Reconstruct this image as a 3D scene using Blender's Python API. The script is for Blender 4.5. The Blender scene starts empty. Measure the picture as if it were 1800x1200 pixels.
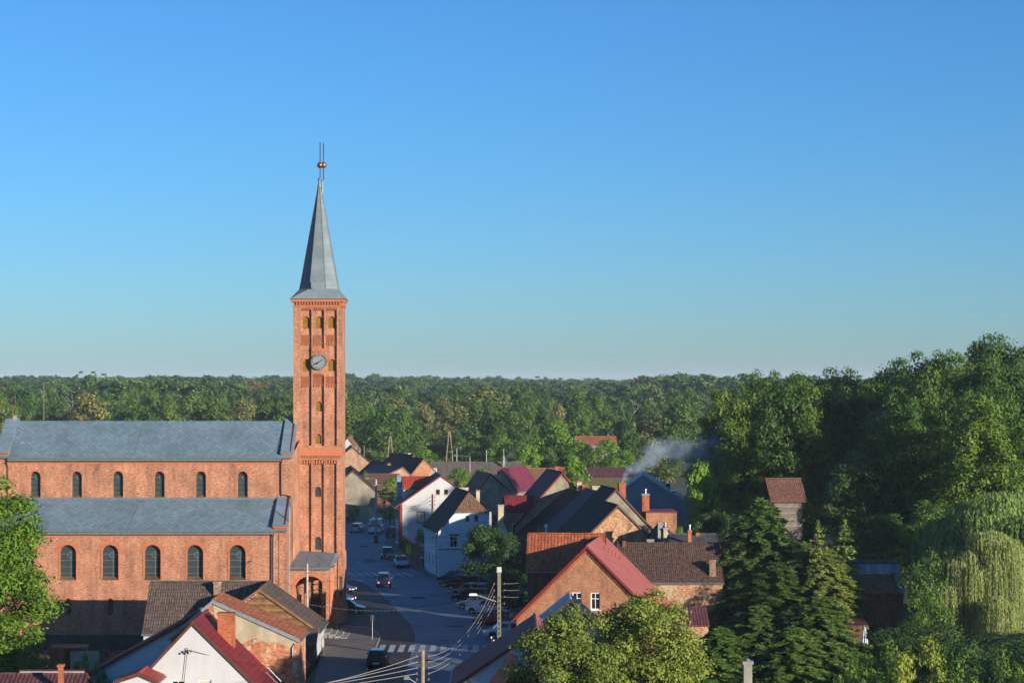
import bpy, bmesh, math, random
import numpy as np
from mathutils import Vector, Matrix
from mathutils.geometry import tessellate_polygon
R = math.radians
random.seed(7)
scene = bpy.context.scene
COL = scene.collection
# ------------------------------------------------------------------ camera
F, HY, CH = 3500.0, 668.0, 24.0          # focal length in photo pixels, horizon row, camera height
cam = bpy.data.cameras.new('camera'); camo = bpy.data.objects.new('camera', cam); COL.objects.link(camo)
cam.sensor_width = 36.0; cam.lens = 36.0 * F / 1800.0
cam.shift_y = (HY - 600.0) / 1800.0
cam.clip_start = 1.0; cam.clip_end = 20000.0
camo.location = (0, 0, CH); camo.rotation_euler = (R(90), 0, 0)
scene.camera = camo
# ------------------------------------------------------------------ sky and sun
SUN_AZ, SUN_EL = 46.0, 11.0              # to the right of straight behind the camera; above the horizon
world = bpy.data.worlds.new('World'); scene.world = world; world.use_nodes = True
nt = world.node_tree; nt.nodes.clear()
wo = nt.nodes.new('ShaderNodeOutputWorld'); bg = nt.nodes.new('ShaderNodeBackground')
sky = nt.nodes.new('ShaderNodeTexSky'); sky.sky_type = 'NISHITA'; sky.sun_disc = False
sky.sun_elevation = R(SUN_EL); sky.sun_rotation = R(180 - SUN_AZ)
sky.altitude = 0; sky.air_density = 1.0; sky.dust_density = 0.18; sky.ozone_density = 7.0
tint = nt.nodes.new('ShaderNodeMixRGB'); tint.blend_type = 'MULTIPLY'; tint.inputs[0].default_value = 1.0; tint.inputs[2].default_value = (0.95, 1.01, 1.03, 1)
nt.links.new(sky.outputs[0], tint.inputs[1]); nt.links.new(tint.outputs[0], bg.inputs[0]); bg.inputs[1].default_value = 0.104
nt.links.new(bg.outputs[0], wo.inputs[0])
sd = bpy.data.lights.new('sun', 'SUN'); sd.energy = 5.0; sd.angle = R(0.5); sd.color = (1.0, 0.90, 0.77)
so = bpy.data.objects.new('sun', sd); COL.objects.link(so)
sunv = Vector((math.sin(R(SUN_AZ)) * math.cos(R(SUN_EL)), -math.cos(R(SUN_AZ)) * math.cos(R(SUN_EL)), math.sin(R(SUN_EL))))
so.rotation_euler = sunv.to_track_quat('Z', 'Y').to_euler(); so.location = sunv * 300
vs = scene.view_settings; vs.view_transform = 'Standard'; vs.look = 'None'; vs.exposure = 0.7; vs.gamma = 1.0
cy = scene.cycles
cy.max_bounces = 5; cy.diffuse_bounces = 2; cy.glossy_bounces = 2; cy.transmission_bounces = 3; cy.transparent_max_bounces = 24
cy.volume_bounces = 0; cy.use_adaptive_sampling = True; cy.adaptive_threshold = 0.015; cy.caustics_reflective = False; cy.caustics_refractive = False
cy.sample_clamp_indirect = 3.0
cy.volume_step_rate = 2.0; cy.volume_max_steps = 128

# ------------------------------------------------------------------ helpers
def P(x, y, D):                          # photo pixel at a known distance
    return Vector(((x - 900) / F * D, D, CH - (y - HY) / F * D))
def G(x, y, z=0.0):                      # photo pixel on the ground
    D = F * (CH - z) / (y - HY); return Vector(((x - 900) / F * D, D, z))
def zat(y, D): return CH - (y - HY) / F * D
def xat(x, D): return (x - 900) / F * D
def hexc(h):
    c = [int(h[i:i + 2], 16) / 255 for i in (0, 2, 4)]
    return tuple(v / 12.92 if v <= 0.04045 else ((v + 0.055) / 1.055) ** 2.4 for v in c) + (1,)
def tag(o, label=None, cat=None, group=None, kind=None):
    if label: o['label'] = label
    if cat: o['category'] = cat
    if group: o['group'] = group
    if kind: o['kind'] = kind
    return o
def empty(name, loc=(0, 0, 0), rz=0.0, label=None, cat=None, group=None, parent=None):
    o = bpy.data.objects.new(name, None); COL.objects.link(o); o.location = loc; o.rotation_euler = (0, 0, rz)
    o.empty_display_size = 0.3
    if parent: o.parent = parent
    return tag(o, label, cat, group)
class MB:
    """collects faces; build() links them as one mesh object with metric UVs"""
    def __init__(s): s.v = []; s.f = []
    def add(s, vs, fs):
        b = len(s.v); s.v += [tuple(p) for p in vs]; s.f += [tuple(b + i for i in f) for f in fs]; return s
    def poly(s, pts): return s.add(pts, [tuple(range(len(pts)))])
    def box(s, x0, x1, y0, y1, z0, z1):
        return s.add([(x0, y0, z0), (x1, y0, z0), (x1, y1, z0), (x0, y1, z0), (x0, y0, z1), (x1, y0, z1), (x1, y1, z1), (x0, y1, z1)],
                     [(0, 3, 2, 1), (4, 5, 6, 7), (0, 1, 5, 4), (1, 2, 6, 5), (2, 3, 7, 6), (3, 0, 4, 7)])
    def taper(s, x0, x1, y0, y1, z0, z1, k):    # box narrowing to k at the top
        cx, cy_ = (x0 + x1) / 2, (y0 + y1) / 2; a, b = (x1 - x0) / 2, (y1 - y0) / 2
        return s.add([(cx - a, cy_ - b, z0), (cx + a, cy_ - b, z0), (cx + a, cy_ + b, z0), (cx - a, cy_ + b, z0),
                      (cx - a * k, cy_ - b * k, z1), (cx + a * k, cy_ - b * k, z1), (cx + a * k, cy_ + b * k, z1), (cx - a * k, cy_ + b * k, z1)],
                     [(0, 3, 2, 1), (4, 5, 6, 7), (0, 1, 5, 4), (1, 2, 6, 5), (2, 3, 7, 6), (3, 0, 4, 7)])
    def prism(s, pts, off):                  # polygon (3D) extruded along off
        n = len(pts); off = Vector(off); a = [Vector(p) for p in pts]
        return s.add(a + [p + off for p in a], [tuple(range(n - 1, -1, -1)), tuple(range(n, 2 * n))] +
                     [(i, (i + 1) % n, n + (i + 1) % n, n + i) for i in range(n)])
    def lathe(s, prof, n=12, c=(0, 0)):      # profile of (r, z)
        vs = []; fs = []
        for r, z in prof:
            for k in range(n):
                a = 2 * math.pi * k / n; vs.append((c[0] + r * math.cos(a), c[1] + r * math.sin(a), z))
        for j in range(len(prof) - 1):
            for k in range(n):
                fs.append((j * n + k, j * n + (k + 1) % n, (j + 1) * n + (k + 1) % n, (j + 1) * n + k))
        fs.append(tuple(range(n - 1, -1, -1))); fs.append(tuple((len(prof) - 1) * n + k for k in range(n)))
        return s.add(vs, fs)
    def tube(s, path, r, n=6, r2=None):
        path = [Vector(p) for p in path]; vs = []; fs = []; m = len(path)
        for i, p in enumerate(path):
            d = (path[min(i + 1, m - 1)] - path[max(i - 1, 0)]).normalized()
            u = d.cross(Vector((0, 0, 1)) if abs(d.z) < 0.9 else Vector((1, 0, 0))).normalized(); w = d.cross(u)
            rr = r if r2 is None else r + (r2 - r) * i / max(1, m - 1)
            for k in range(n):
                a = 2 * math.pi * k / n; vs.append(p + (u * math.cos(a) + w * math.sin(a)) * rr)
        for i in range(m - 1):
            for k in range(n):
                fs.append((i * n + k, (i + 1) * n + k, (i + 1) * n + (k + 1) % n, i * n + (k + 1) % n))
        fs.append(tuple(range(n))); fs.append(tuple((m - 1) * n + k for k in range(n - 1, -1, -1)))
        return s.add(vs, fs)
    def holed(s, outer, holes, to3, depth=None):
        """flat wall (2D outline, 2D holes) mapped with to3(u, v, d); depth adds reveals"""
        loops = [outer] + holes
        tri = tessellate_polygon([[Vector((p[0], p[1], 0)) for p in l] for l in loops])
        flat = [p for l in loops for p in l]
        def area(t): (a, b), (c, d), (e, f) = flat[t[0]], flat[t[1]], flat[t[2]]; return (c - a) * (f - b) - (e - a) * (d - b)
        s.add([to3(p[0], p[1], 0) for p in flat], [t if area(t) > 0 else (t[0], t[2], t[1]) for t in tri])
        if depth:
            for h in holes:
                n = len(h)
                s.add([to3(p[0], p[1], 0) for p in h] + [to3(p[0], p[1], depth) for p in h], [(i, n + i, n + (i + 1) % n, (i + 1) % n) for i in range(n)])
        return s
    def build(s, name, mat, parent=None, smooth=False, off=None):
        me = bpy.data.meshes.new(name); v = s.v if off is None else [(p[0] - off[0], p[1] - off[1], p[2] - off[2]) for p in s.v]
        me.from_pydata(v, [], s.f); me.update()
        uv = me.uv_layers.new(name='UVMap').data
        for p in me.polygons:
            n = p.normal
            if abs(n.z) > 0.97: t = Vector((1, 0, 0)); b = Vector((0, 1, 0))
            else:
                t = Vector((-n.y, n.x, 0)).normalized(); b = n.cross(t)
            for li in p.loop_indices:
                co = me.vertices[me.loops[li].vertex_index].co; uv[li].uv = (co.dot(t), co.dot(b))
        if smooth:
            for p in me.polygons: p.use_smooth = True
        if mat: me.materials.append(M[mat] if isinstance(mat, str) else mat)
        o = bpy.data.objects.new(name, me); COL.objects.link(o)
        if parent: o.parent = parent
        return o
def arch(xc, w, zb, zt, n=10):             # round-headed opening, counter-clockwise
    r = w / 2; zs = zt - r
    return [(xc - r, zb), (xc + r, zb)] + [(xc + r * math.cos(math.pi * k / n), zs + r * math.sin(math.pi * k / n)) for k in range(n + 1)]
def rect(x0, x1, z0, z1): return [(x0, z0), (x1, z0), (x1, z1), (x0, z1)]
def copy_tree(o, parent=None):
    c = o.copy(); COL.objects.link(c); c.parent = parent
    for ch in o.children: copy_tree(ch, c)
    return c

# ------------------------------------------------------------------ materials
M = {}
def newmat(name):
    m = bpy.data.materials.new(name); m.use_nodes = True; t = m.node_tree
    for n in list(t.nodes): t.nodes.remove(n)
    o = t.nodes.new('ShaderNodeOutputMaterial'); b = t.nodes.new('ShaderNodeBsdfPrincipled'); t.links.new(b.outputs[0], o.inputs[0])
    M[name] = m; return m, t, b
def N(t, kind, **kw):
    n = t.nodes.new('ShaderNode' + kind)
    for k, v in kw.items():
        if hasattr(n, k): setattr(n, k, v)
        else: n.inputs[k.replace('_', ' ')].default_value = v
    return n
def ramp(t, src, stops):
    r = t.nodes.new('ShaderNodeValToRGB'); e = r.color_ramp.elements
    while len(e) < len(stops): e.new(0.5)
    for i, (p, c) in enumerate(stops): e[i].position = p; e[i].color = c if len(c) == 4 else tuple(c) + (1,)
    t.links.new(src, r.inputs[0]); return r
def mix(t, a, b, fac, mode='MIX'):
    m = t.nodes.new('ShaderNodeMixRGB'); m.blend_type = mode
    for i, x in ((1, a), (2, b), (0, fac)):
        if isinstance(x, (int, float)): m.inputs[i].default_value = x
        elif isinstance(x, tuple): m.inputs[i].default_value = x
        else: t.links.new(x, m.inputs[i])
    return m.outputs[0]
def noise(t, scale, coord, detail=4, rough=0.6):
    n = N(t, 'TexNoise'); n.inputs['Scale'].default_value = scale; n.inputs['Detail'].default_value = detail; n.inputs['Roughness'].default_value = rough
    t.links.new(coord, n.inputs['Vector']); return n
def bump(t, b, h, strength=0.3, dist=0.02):
    n = N(t, 'Bump'); n.inputs['Strength'].default_value = strength; n.inputs['Distance'].default_value = dist
    t.links.new(h, n.inputs['Height']); t.links.new(n.outputs[0], b.inputs['Normal'])
def simple(name, c, rough=0.7, metal=0.0, var=0.12, vs_=3.0, spec=0.3, coat=0.0):
    m, t, b = newmat(name); c = hexc(c) if isinstance(c, str) else c
    tc = N(t, 'TexCoord')
    if var:
        n = noise(t, vs_, tc.outputs['Object'])
        d = tuple(x * (1 - var * 2) for x in c[:3]) + (1,); l = tuple(min(1, x * (1 + var * 1.5)) for x in c[:3]) + (1,)
        r = ramp(t, n.outputs[0], [(0.3, d), (0.7, l)]); t.links.new(r.outputs[0], b.inputs['Base Color'])
    else: b.inputs['Base Color'].default_value = c
    b.inputs['Roughness'].default_value = rough; b.inputs['Metallic'].default_value = metal
    b.inputs['Specular IOR Level'].default_value = spec; b.inputs['Coat Weight'].default_value = coat
    return m
def brick(name, c1, c2, mortar, bw=0.26, rh=0.08, ms=0.009, patch=None, patch_amt=0.0, dark=0.35, big=0.35):
    """running-bond bricks on metric UVs, with soot, pale bricks and optional plaster patches"""
    m, t, b = newmat(name); tc = N(t, 'TexCoord'); uv = tc.outputs['UV']
    k = N(t, 'TexBrick'); t.links.new(uv, k.inputs['Vector'])
    k.inputs['Color1'].default_value = hexc(c1); k.inputs['Color2'].default_value = hexc(c2); k.inputs['Mortar'].default_value = hexc(mortar)
    k.inputs['Scale'].default_value = 1.0; k.inputs['Brick Width'].default_value = bw; k.inputs['Row Height'].default_value = rh
    k.inputs['Mortar Size'].default_value = ms; k.inputs['Mortar Smooth'].default_value = 0.2; k.inputs['Bias'].default_value = 0.0
    # stretched noise: single bricks darker or paler than their neighbours
    mp = N(t, 'Mapping'); mp.inputs['Scale'].default_value = (1 / bw, 1 / rh, 1); t.links.new(uv, mp.inputs['Vector'])
    n1 = noise(t, 0.9, mp.outputs[0], 2, 0.5); r1 = ramp(t, n1.outputs[0], [(0.28, (1 - dark,) * 3), (0.5, (1, 1, 1)), (0.75, (1 + dark * 0.9,) * 3)])
    c = mix(t, k.outputs[0], r1.outputs[0], 1.0, 'MULTIPLY')
    n2 = noise(t, 0.55, tc.outputs['Object'], 5, 0.62); r2 = ramp(t, n2.outputs[0], [(0.3, (1 - big,) * 3), (0.65, (1.12, 1.12, 1.12))])
    c = mix(t, c, r2.outputs[0], 1.0, 'MULTIPLY')
    ms_ = N(t, 'Mapping'); ms_.inputs['Scale'].default_value = (1.1, 0.11, 1); t.links.new(uv, ms_.inputs['Vector'])
    n4 = noise(t, 1.0, ms_.outputs[0], 5, 0.65); r4 = ramp(t, n4.outputs[0], [(0.30, (0.62, 0.63, 0.66)), (0.5, (1, 1, 1)), (0.72, (1.14, 1.17, 1.2))])
    c = mix(t, c, r4.outputs[0], 1.0, 'MULTIPLY')
    if patch:
        n3 = noise(t, 2.0, tc.outputs['Object'], 6, 0.7); r3 = ramp(t, n3.outputs[0], [(0.56 - patch_amt * 0.3, (0, 0, 0)), (0.6 - patch_amt * 0.3, (1, 1, 1))])
        c = mix(t, c, hexc(patch), r3.outputs[0])
    t.links.new(c, b.inputs['Base Color']); b.inputs['Roughness'].default_value = 0.88; b.inputs['Specular IOR Level'].default_value = 0.2
    bump(t, b, k.outputs['Fac'], 0.35, -0.01); return m
def plaster(name, c, stain='3a352c', amt=0.5, rough=0.9, sc=0.5, streak=True):
    m, t, b = newmat(name); tc = N(t, 'TexCoord')
    n = noise(t, sc, tc.outputs['Object'], 7, 0.68); r = ramp(t, n.outputs[0], [(0.36, (amt,) * 3), (0.66, (0, 0, 0))])
    col = mix(t, hexc(c), hexc(stain), r.outputs[0])
    if streak:
        mp = N(t, 'Mapping'); mp.inputs['Scale'].default_value = (1.3, 0.15, 1); t.links.new(tc.outputs['UV'], mp.inputs['Vector'])
        n2 = noise(t, 1.0, mp.outputs[0], 3); r2 = ramp(t, n2.outputs[0], [(0.3, (0.93, 0.93, 0.92)), (0.65, (1.02, 1.02, 1.02))])
        col = mix(t, col, r2.outputs[0], 1.0, 'MULTIPLY')
    n3 = noise(t, 14, tc.outputs['Object'], 3); bump(t, b, n3.outputs[0], 0.12, 0.03)
    t.links.new(col, b.inputs['Base Color']); b.inputs['Roughness'].default_value = rough; b.inputs['Specular IOR Level'].default_value = 0.15; return m
def tiles(name, c1, c2, w=0.24, h=0.32, rough=0.75, moss=None, moss_amt=0.3, wave=True, dark=0.4, offs=0.5):
    """roof tiles on metric UVs: each its own tone, rounded across, lapped downwards"""
    m, t, b = newmat(name); tc = N(t, 'TexCoord'); uv = tc.outputs['UV']
    k = N(t, 'TexBrick'); k.offset = offs; t.links.new(uv, k.inputs['Vector'])
    k.inputs['Color1'].default_value = hexc(c1); k.inputs['Color2'].default_value = hexc(c2)
    k.inputs['Mortar'].default_value = tuple(x * 0.3 for x in hexc(c1)[:3]) + (1,)
    k.inputs['Scale'].default_value = 1; k.inputs['Brick Width'].default_value = w; k.inputs['Row Height'].default_value = h; k.inputs['Mortar Size'].default_value = 0.016
    mp = N(t, 'Mapping'); mp.inputs['Scale'].default_value = (1 / w, 1 / h, 1); t.links.new(uv, mp.inputs['Vector'])
    n1 = noise(t, 0.8, mp.outputs[0], 2); r1 = ramp(t, n1.outputs[0], [(0.28, (1 - dark,) * 3), (0.72, (1 + dark * 0.7,) * 3)])
    c = mix(t, k.outputs[0], r1.outputs[0], 1.0, 'MULTIPLY')
    n2 = noise(t, 0.45, tc.outputs['Object'], 6, 0.7)
    if moss:
        r2 = ramp(t, n2.outputs[0], [(0.62 - moss_amt * 0.4, (0, 0, 0)), (0.72 - moss_amt * 0.3, (0.85,) * 3)]); c = mix(t, c, hexc(moss), r2.outputs[0])
    else:
        r2 = ramp(t, n2.outputs[0], [(0.3, (0.75,) * 3), (0.65, (1.1,) * 3)]); c = mix(t, c, r2.outputs[0], 1.0, 'MULTIPLY')
    t.links.new(c, b.inputs['Base Color']); b.inputs['Roughness'].default_value = rough; b.inputs['Specular IOR Level'].default_value = 0.15
    sx = N(t, 'SeparateXYZ'); t.links.new(mp.outputs[0], sx.inputs[0])
    f1 = N(t, 'Math', operation='FRACT'); t.links.new(sx.outputs[1], f1.inputs[0])
    s1 = N(t, 'Math', operation='MULTIPLY'); t.links.new(sx.outputs[0], s1.inputs[0]); s1.inputs[1].default_value = 2 * math.pi
    s2 = N(t, 'Math', operation='SINE'); t.links.new(s1.outputs[0], s2.inputs[0])
    ad = N(t, 'Math', operation='MULTIPLY_ADD'); t.links.new(s2.outputs[0], ad.inputs[0]); ad.inputs[1].default_value = 0.6 if wave else 0.1
    sb = N(t, 'Math', operation='MULTIPLY'); t.links.new(f1.outputs[0], sb.inputs[0]); sb.inputs[1].default_value = -0.9; t.links.new(sb.outputs[0], ad.inputs[2])
    bump(t, b, ad.outputs[0], 0.8, 0.03); return m
def slate(name, c, s=0.34):                # diamond-laid slates
    m, t, b = newmat(name); tc = N(t, 'TexCoord')
    mp = N(t, 'Mapping'); mp.inputs['Rotation'].default_value = (0, 0, R(45)); t.links.new(tc.outputs['UV'], mp.inputs['Vector'])
    k = N(t, 'TexBrick'); k.offset = 0.0; t.links.new(mp.outputs[0], k.inputs['Vector'])
    cc = hexc(c); k.inputs['Color1'].default_value = tuple(x * 0.86 for x in cc[:3]) + (1,); k.inputs['Color2'].default_value = tuple(x * 1.14 for x in cc[:3]) + (1,)
    k.inputs['Mortar'].default_value = tuple(x * 0.42 for x in cc[:3]) + (1,)
    k.inputs['Scale'].default_value = 1; k.inputs['Brick Width'].default_value = s; k.inputs['Row Height'].default_value = s; k.inputs['Mortar Size'].default_value = 0.012
    n2 = noise(t, 0.35, tc.outputs['Object'], 6, 0.65); r2 = ramp(t, n2.outputs[0], [(0.28, (0.72, 0.75, 0.72)), (0.5, (1, 1, 1)), (0.72, (1.15, 1.13, 1.13))])
    c2 = mix(t, k.outputs[0], r2.outputs[0], 1.0, 'MULTIPLY')
    t.links.new(c2, b.inputs['Base Color']); b.inputs['Roughness'].default_value = 0.6; b.inputs['Specular IOR Level'].default_value = 0.3
    bump(t, b, k.outputs['Fac'], 0.5, -0.015); return m
def seam(name, c, w=0.55, rough=0.45, metal=0.3, vert=True, var=0.2, seamdark=0.55):   # standing-seam sheet or boards
    m, t, b = newmat(name); tc = N(t, 'TexCoord'); sx = N(t, 'SeparateXYZ'); t.links.new(tc.outputs['UV'], sx.inputs[0])
    d = N(t, 'Math', operation='DIVIDE'); t.links.new(sx.outputs[0 if vert else 1], d.inputs[0]); d.inputs[1].default_value = w
    f = N(t, 'Math', operation='FRACT'); t.links.new(d.outputs[0], f.inputs[0])
    r = ramp(t, f.outputs[0], [(0.0, (seamdark,) * 3), (0.08, (1, 1, 1)), (0.94, (1.0,) * 3), (1.0, (seamdark,) * 3)])
    fl = N(t, 'Math', operation='FLOOR'); t.links.new(d.outputs[0], fl.inputs[0])
    wn = N(t, 'TexWhiteNoise'); wn.noise_dimensions = '1D'; t.links.new(fl.outputs[0], wn.inputs['W'])
    rr = ramp(t, wn.outputs[0], [(0, (1 - var,) * 3), (1, (1 + var,) * 3)])
    mp = N(t, 'Mapping'); mp.inputs['Scale'].default_value = (0.4, 3, 1) if vert else (3, .4, 1); t.links.new(tc.outputs['UV'], mp.inputs['Vector'])
    n = noise(t, 1.0, tc.outputs['Object'], 5); r3 = ramp(t, n.outputs[0], [(0.3, (0.78,) * 3), (0.7, (1.12,) * 3)])
    c2 = mix(t, mix(t, mix(t, hexc(c), r.outputs[0], 1.0, 'MULTIPLY'), rr.outputs[0], 1.0, 'MULTIPLY'), r3.outputs[0], 1.0, 'MULTIPLY')
    t.links.new(c2, b.inputs['Base Color']); b.inputs['Roughness'].default_value = rough; b.inputs['Metallic'].default_value = metal
    bump(t, b, r.outputs[0], 0.4, -0.03); return m
def leafmat(name, c1, c2, trans=0.35, hue=0.2):
    m = bpy.data.materials.new(name); m.use_nodes = True; t = m.node_tree; t.nodes.clear(); M[name] = m
    o = N(t, 'OutputMaterial'); tc = N(t, 'TexCoord'); oi = N(t, 'ObjectInfo'); gm = N(t, 'NewGeometry')
    r = ramp(t, gm.outputs['Random Per Island'], [(0.0, hexc(c1)), (1.0, hexc(c2))])
    ro = ramp(t, oi.outputs['Random'], [(0.0, (1 - hue * 1.3, 1 - hue, 1 - hue * .5)), (0.3, (.95, .92, 1)), (0.6, (1, 1, .95)), (0.85, (1 + hue * 1.3, 1 + hue * 0.9, 1)), (1.0, (1 + hue * 1.9, 1 + hue * .4, 1 + hue * 1.3))])
    c = mix(t, r.outputs[0], ro.outputs[0], 1.0, 'MULTIPLY')
    d = N(t, 'BsdfPrincipled'); d.inputs['Roughness'].default_value = 0.55; d.inputs['Specular IOR Level'].default_value = 0.25
    tr = N(t, 'BsdfTranslucent'); mx = N(t, 'MixShader'); mx.inputs[0].default_value = trans
    t.links.new(c, d.inputs['Base Color'])
    c2_ = mix(t, c, (1.15, 1.25, 0.5, 1), 1.0, 'MULTIPLY'); t.links.new(c2_, tr.inputs[0])
    t.links.new(d.outputs[0], mx.inputs[1]); t.links.new(tr.outputs[0], mx.inputs[2]); t.links.new(mx.outputs[0], o.inputs[0]); return m
brick('church_brick', 'a0644a', 'b47c5c', 'a08670', dark=0.42, big=0.3)
simple('arch_brick', 'b06a4a', 0.85, var=0.12, vs_=6)
brick('sill_brick', '5f4a38', '6d5642', '544a3e')
slate('church_slate', '647781', 0.4)
seam('lead_sheet', '6d7e88', 0.9, 0.6, 0.0, vert=False, seamdark=0.7, var=0.08)
seam('spire_sheet', '6c787c', 0.6, 0.75, 0.0, vert=False, seamdark=0.8, var=0.08)
simple('gutter_zinc', '6f7a7c', 0.5, 0.3); simple('pipe_red', '5a2a24', 0.5); simple('cable', '2c2b2c', 0.7, var=0)
simple('wire_pale', '9a968e', 0.6, var=0)
simple('shutter_yellow', '7d5c18', 0.6, var=0.15, vs_=5)
simple('clock_face', '7c8182', 0.5, var=0.06); simple('clock_rim', '70757a', 0.4, 0.4); simple('black', '15161a', 0.5, var=0)
simple('copper', 'a5683c', 0.35, 0.7, var=0.1)
m_, t_, b_ = newmat('leaded_glass')
tc = N(t_, 'TexCoord'); mp = N(t_, 'Mapping'); mp.inputs['Rotation'].default_value = (0, 0, R(45)); t_.links.new(tc.outputs['UV'], mp.inputs['Vector'])
k = N(t_, 'TexBrick'); k.offset = 0; t_.links.new(mp.outputs[0], k.inputs['Vector'])
for nm_, v_ in (('Color1', hexc('12181a')), ('Color2', hexc('212a2b')), ('Mortar', hexc('48524f'))): k.inputs[nm_].default_value = v_
k.inputs['Scale'].default_value = 1; k.inputs['Brick Width'].default_value = 0.15; k.inputs['Row Height'].default_value = 0.15; k.inputs['Mortar Size'].default_value = 0.018
t_.links.new(k.outputs[0], b_.inputs['Base Color']); b_.inputs['Roughness'].default_value = 0.35
simple('lead_bar', '77837d', 0.6, var=0)
simple('window_glass', '1a222b', 0.06, var=0.1, spec=0.6); simple('curtain', 'b9bba6', 0.8); simple('white_frame', 'e2e0dc', 0.5, var=0.04)
simple('red_frame', '7c2f26', 0.5, var=0.1); simple('wood_frame', '6e4526', 0.6); simple('wood_door', '4a2a1c', 0.6, var=0.2)
plaster('white_wall', 'bdbcbb', 'a3a19d', 0.35, sc=0.35); plaster('white_wall_b', 'b9b7b5', '8f8c88', 0.45, sc=0.4)
plaster('shade_tinted_wall', 'cfdbe2', 'aab4ba', 0.5); plaster('blue_house_wall', 'c2d2dc', '9fb0ba', 0.35); plaster('slate_blue_wall', '8698a2', '6c7a84', 0.4)  # first wall: white render tinted blue to imitate shade
plaster('beige_wall', 'a39880', '5f574a', 0.75, sc=0.6); plaster('grey_wall', '9a927f', '5d574b', 0.75, sc=0.5); plaster('cream_wall', 'b9ac92', '6b604e', 0.6)
plaster('concrete', '97938a', '5c5850', 0.5, sc=1.2); plaster('stone', '4f4a46', '2f2c2a', 0.8, sc=1.6); plaster('pole_concrete', '7f7a6a', '5f5a4c', 0.5, sc=3)
brick('house_brick', 'a0694a', 'b47c58', '8f7c68', dark=0.3)
brick('rough_brick', 'a26a48', 'bd8a62', 'a08a72', dark=0.6, patch='a89878', patch_amt=0.12, big=0.45)
brick('peeling_brick', 'a85a38', 'be7048', 'b09a80', dark=0.5, patch='b3a488', patch_amt=0.06)
brick('tan_brick', 'a07a5e', 'b38a6a', '96806a', dark=0.35, patch='a3957c', patch_amt=0.1)
brick('chimney_brick', 'a25538', 'b4673f', '8a6a55', dark=0.35); brick('old_chimney', '8c6a52', 'a07e62', 'a39a8a', dark=0.6, big=0.5)
brick('dark_brick', '6d4536', '7f5442', '5d4c42', dark=0.4)
tiles('brown_corrugated', '5c4e46', '6b5c52', 0.22, 0.4, moss=None); tiles('mossy_brown', '54413a', '6a5348', 0.2, 0.24, dark=0.55, moss='5d5140', moss_amt=0.12)
tiles('red_tile', 'a2583c', 'b26844', 0.3, 0.36); tiles('bright_red_tile', '9a3a30', 'a84538', 0.3, 0.9, 0.5, dark=0.12); tiles('clay_tile', 'a2603f', 'b87350', 0.26, 0.34, dark=0.45)
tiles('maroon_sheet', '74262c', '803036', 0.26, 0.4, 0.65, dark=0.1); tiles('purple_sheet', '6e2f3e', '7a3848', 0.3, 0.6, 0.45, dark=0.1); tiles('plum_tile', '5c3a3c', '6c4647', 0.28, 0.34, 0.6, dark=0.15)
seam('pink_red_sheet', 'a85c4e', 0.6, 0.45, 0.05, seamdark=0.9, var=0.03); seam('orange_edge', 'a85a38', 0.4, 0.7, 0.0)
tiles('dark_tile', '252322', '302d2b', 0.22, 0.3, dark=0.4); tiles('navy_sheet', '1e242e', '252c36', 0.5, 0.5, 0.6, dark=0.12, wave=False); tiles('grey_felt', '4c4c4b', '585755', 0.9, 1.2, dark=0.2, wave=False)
tiles('brown_tile', '6e5040', '80604c', 0.24, 0.3, dark=0.4, moss='6a6248', moss_amt=0.1); tiles('old_clay', '8a6248', '9a7052', 0.24, 0.3, dark=0.45, moss='6c5d48', moss_amt=0.2)
tiles('greybrown_roof', '655b52', '71665b', 0.5, 0.5, dark=0.25, moss='5d5548', moss_amt=0.2); tiles('moss_roof', '6b5c40', '7a6a44', 0.24, 0.3, moss='5f6030', moss_amt=0.5)
tiles('dovecote_tile', '6e4c42', '7e5a4d', 0.2, 0.26, dark=0.4); tiles('sidewalk', '6c6862', '78736c', 0.3, 0.3, dark=0.2, wave=False); tiles('setts', '57504a', '645b54', 0.2, 0.2, dark=0.4, wave=False)
seam('metal_blue', '8fa4b2', 0.6, 0.6, 0.1); seam('flat_sheet', '6a7880', 1.2, 0.5, 0.2, var=0.05)
seam('plank_brown', '7a5a3a', 0.16, 0.75, 0, vert=False, var=0.2); seam('plank_grey', '8c7d6a', 0.2, 0.85, 0, vert=False, var=0.15)
simple('wood_brown', '7d5a38', 0.75, var=0.18, vs_=2); simple('wood_brown_dark', '684829', 0.75, var=0.18, vs_=2); simple('wood_brown_light', '8b6842', 0.75, var=0.18, vs_=2)
simple('wood_grey', '716860', 0.85, var=0.16, vs_=2); simple('wood_grey_dark', '6a6057', 0.85, var=0.16, vs_=2); simple('wood_grey_light', '7c7368', 0.85, var=0.16, vs_=2)
simple('trim_brown', '5a3428', 0.6); simple('trim_red', '7a2a28', 0.55); simple('trim_dark', '3a322e', 0.7); simple('flashing', '8f979a', 0.45, 0.4)
simple('pale_pole', 'a39f92', 0.8); simple('wood_pole', '8a7a60', 0.85, var=0.2); simple('lamp_metal', '8f9496', 0.4, 0.5); simple('insulator', '8c6c62', 0.35)
simple('lamp_lens', 'c8c8c0', 0.3, var=0)
simple('sign_yellow', 'f5c800', 0.5, var=0); simple('sign_blue', '1d4fa0', 0.5, var=0); simple('sign_white', 'e6e6e6', 0.5, var=0); simple('sign_red', 'b0483a', 0.5, var=0)
simple('parasol', 'b9c2c8', 0.8); simple('rubber', '17181a', 0.8, var=0); simple('rim', '9a9da0', 0.3, 0.7, var=0); simple('plate', 'd5d5d0', 0.5, var=0)
simple('car_glass', '10161c', 0.05, var=0, spec=0.7); simple('tail_red', '8a1512', 0.25, var=0); simple('head_clear', 'cfd3d6', 0.15, var=0)
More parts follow.
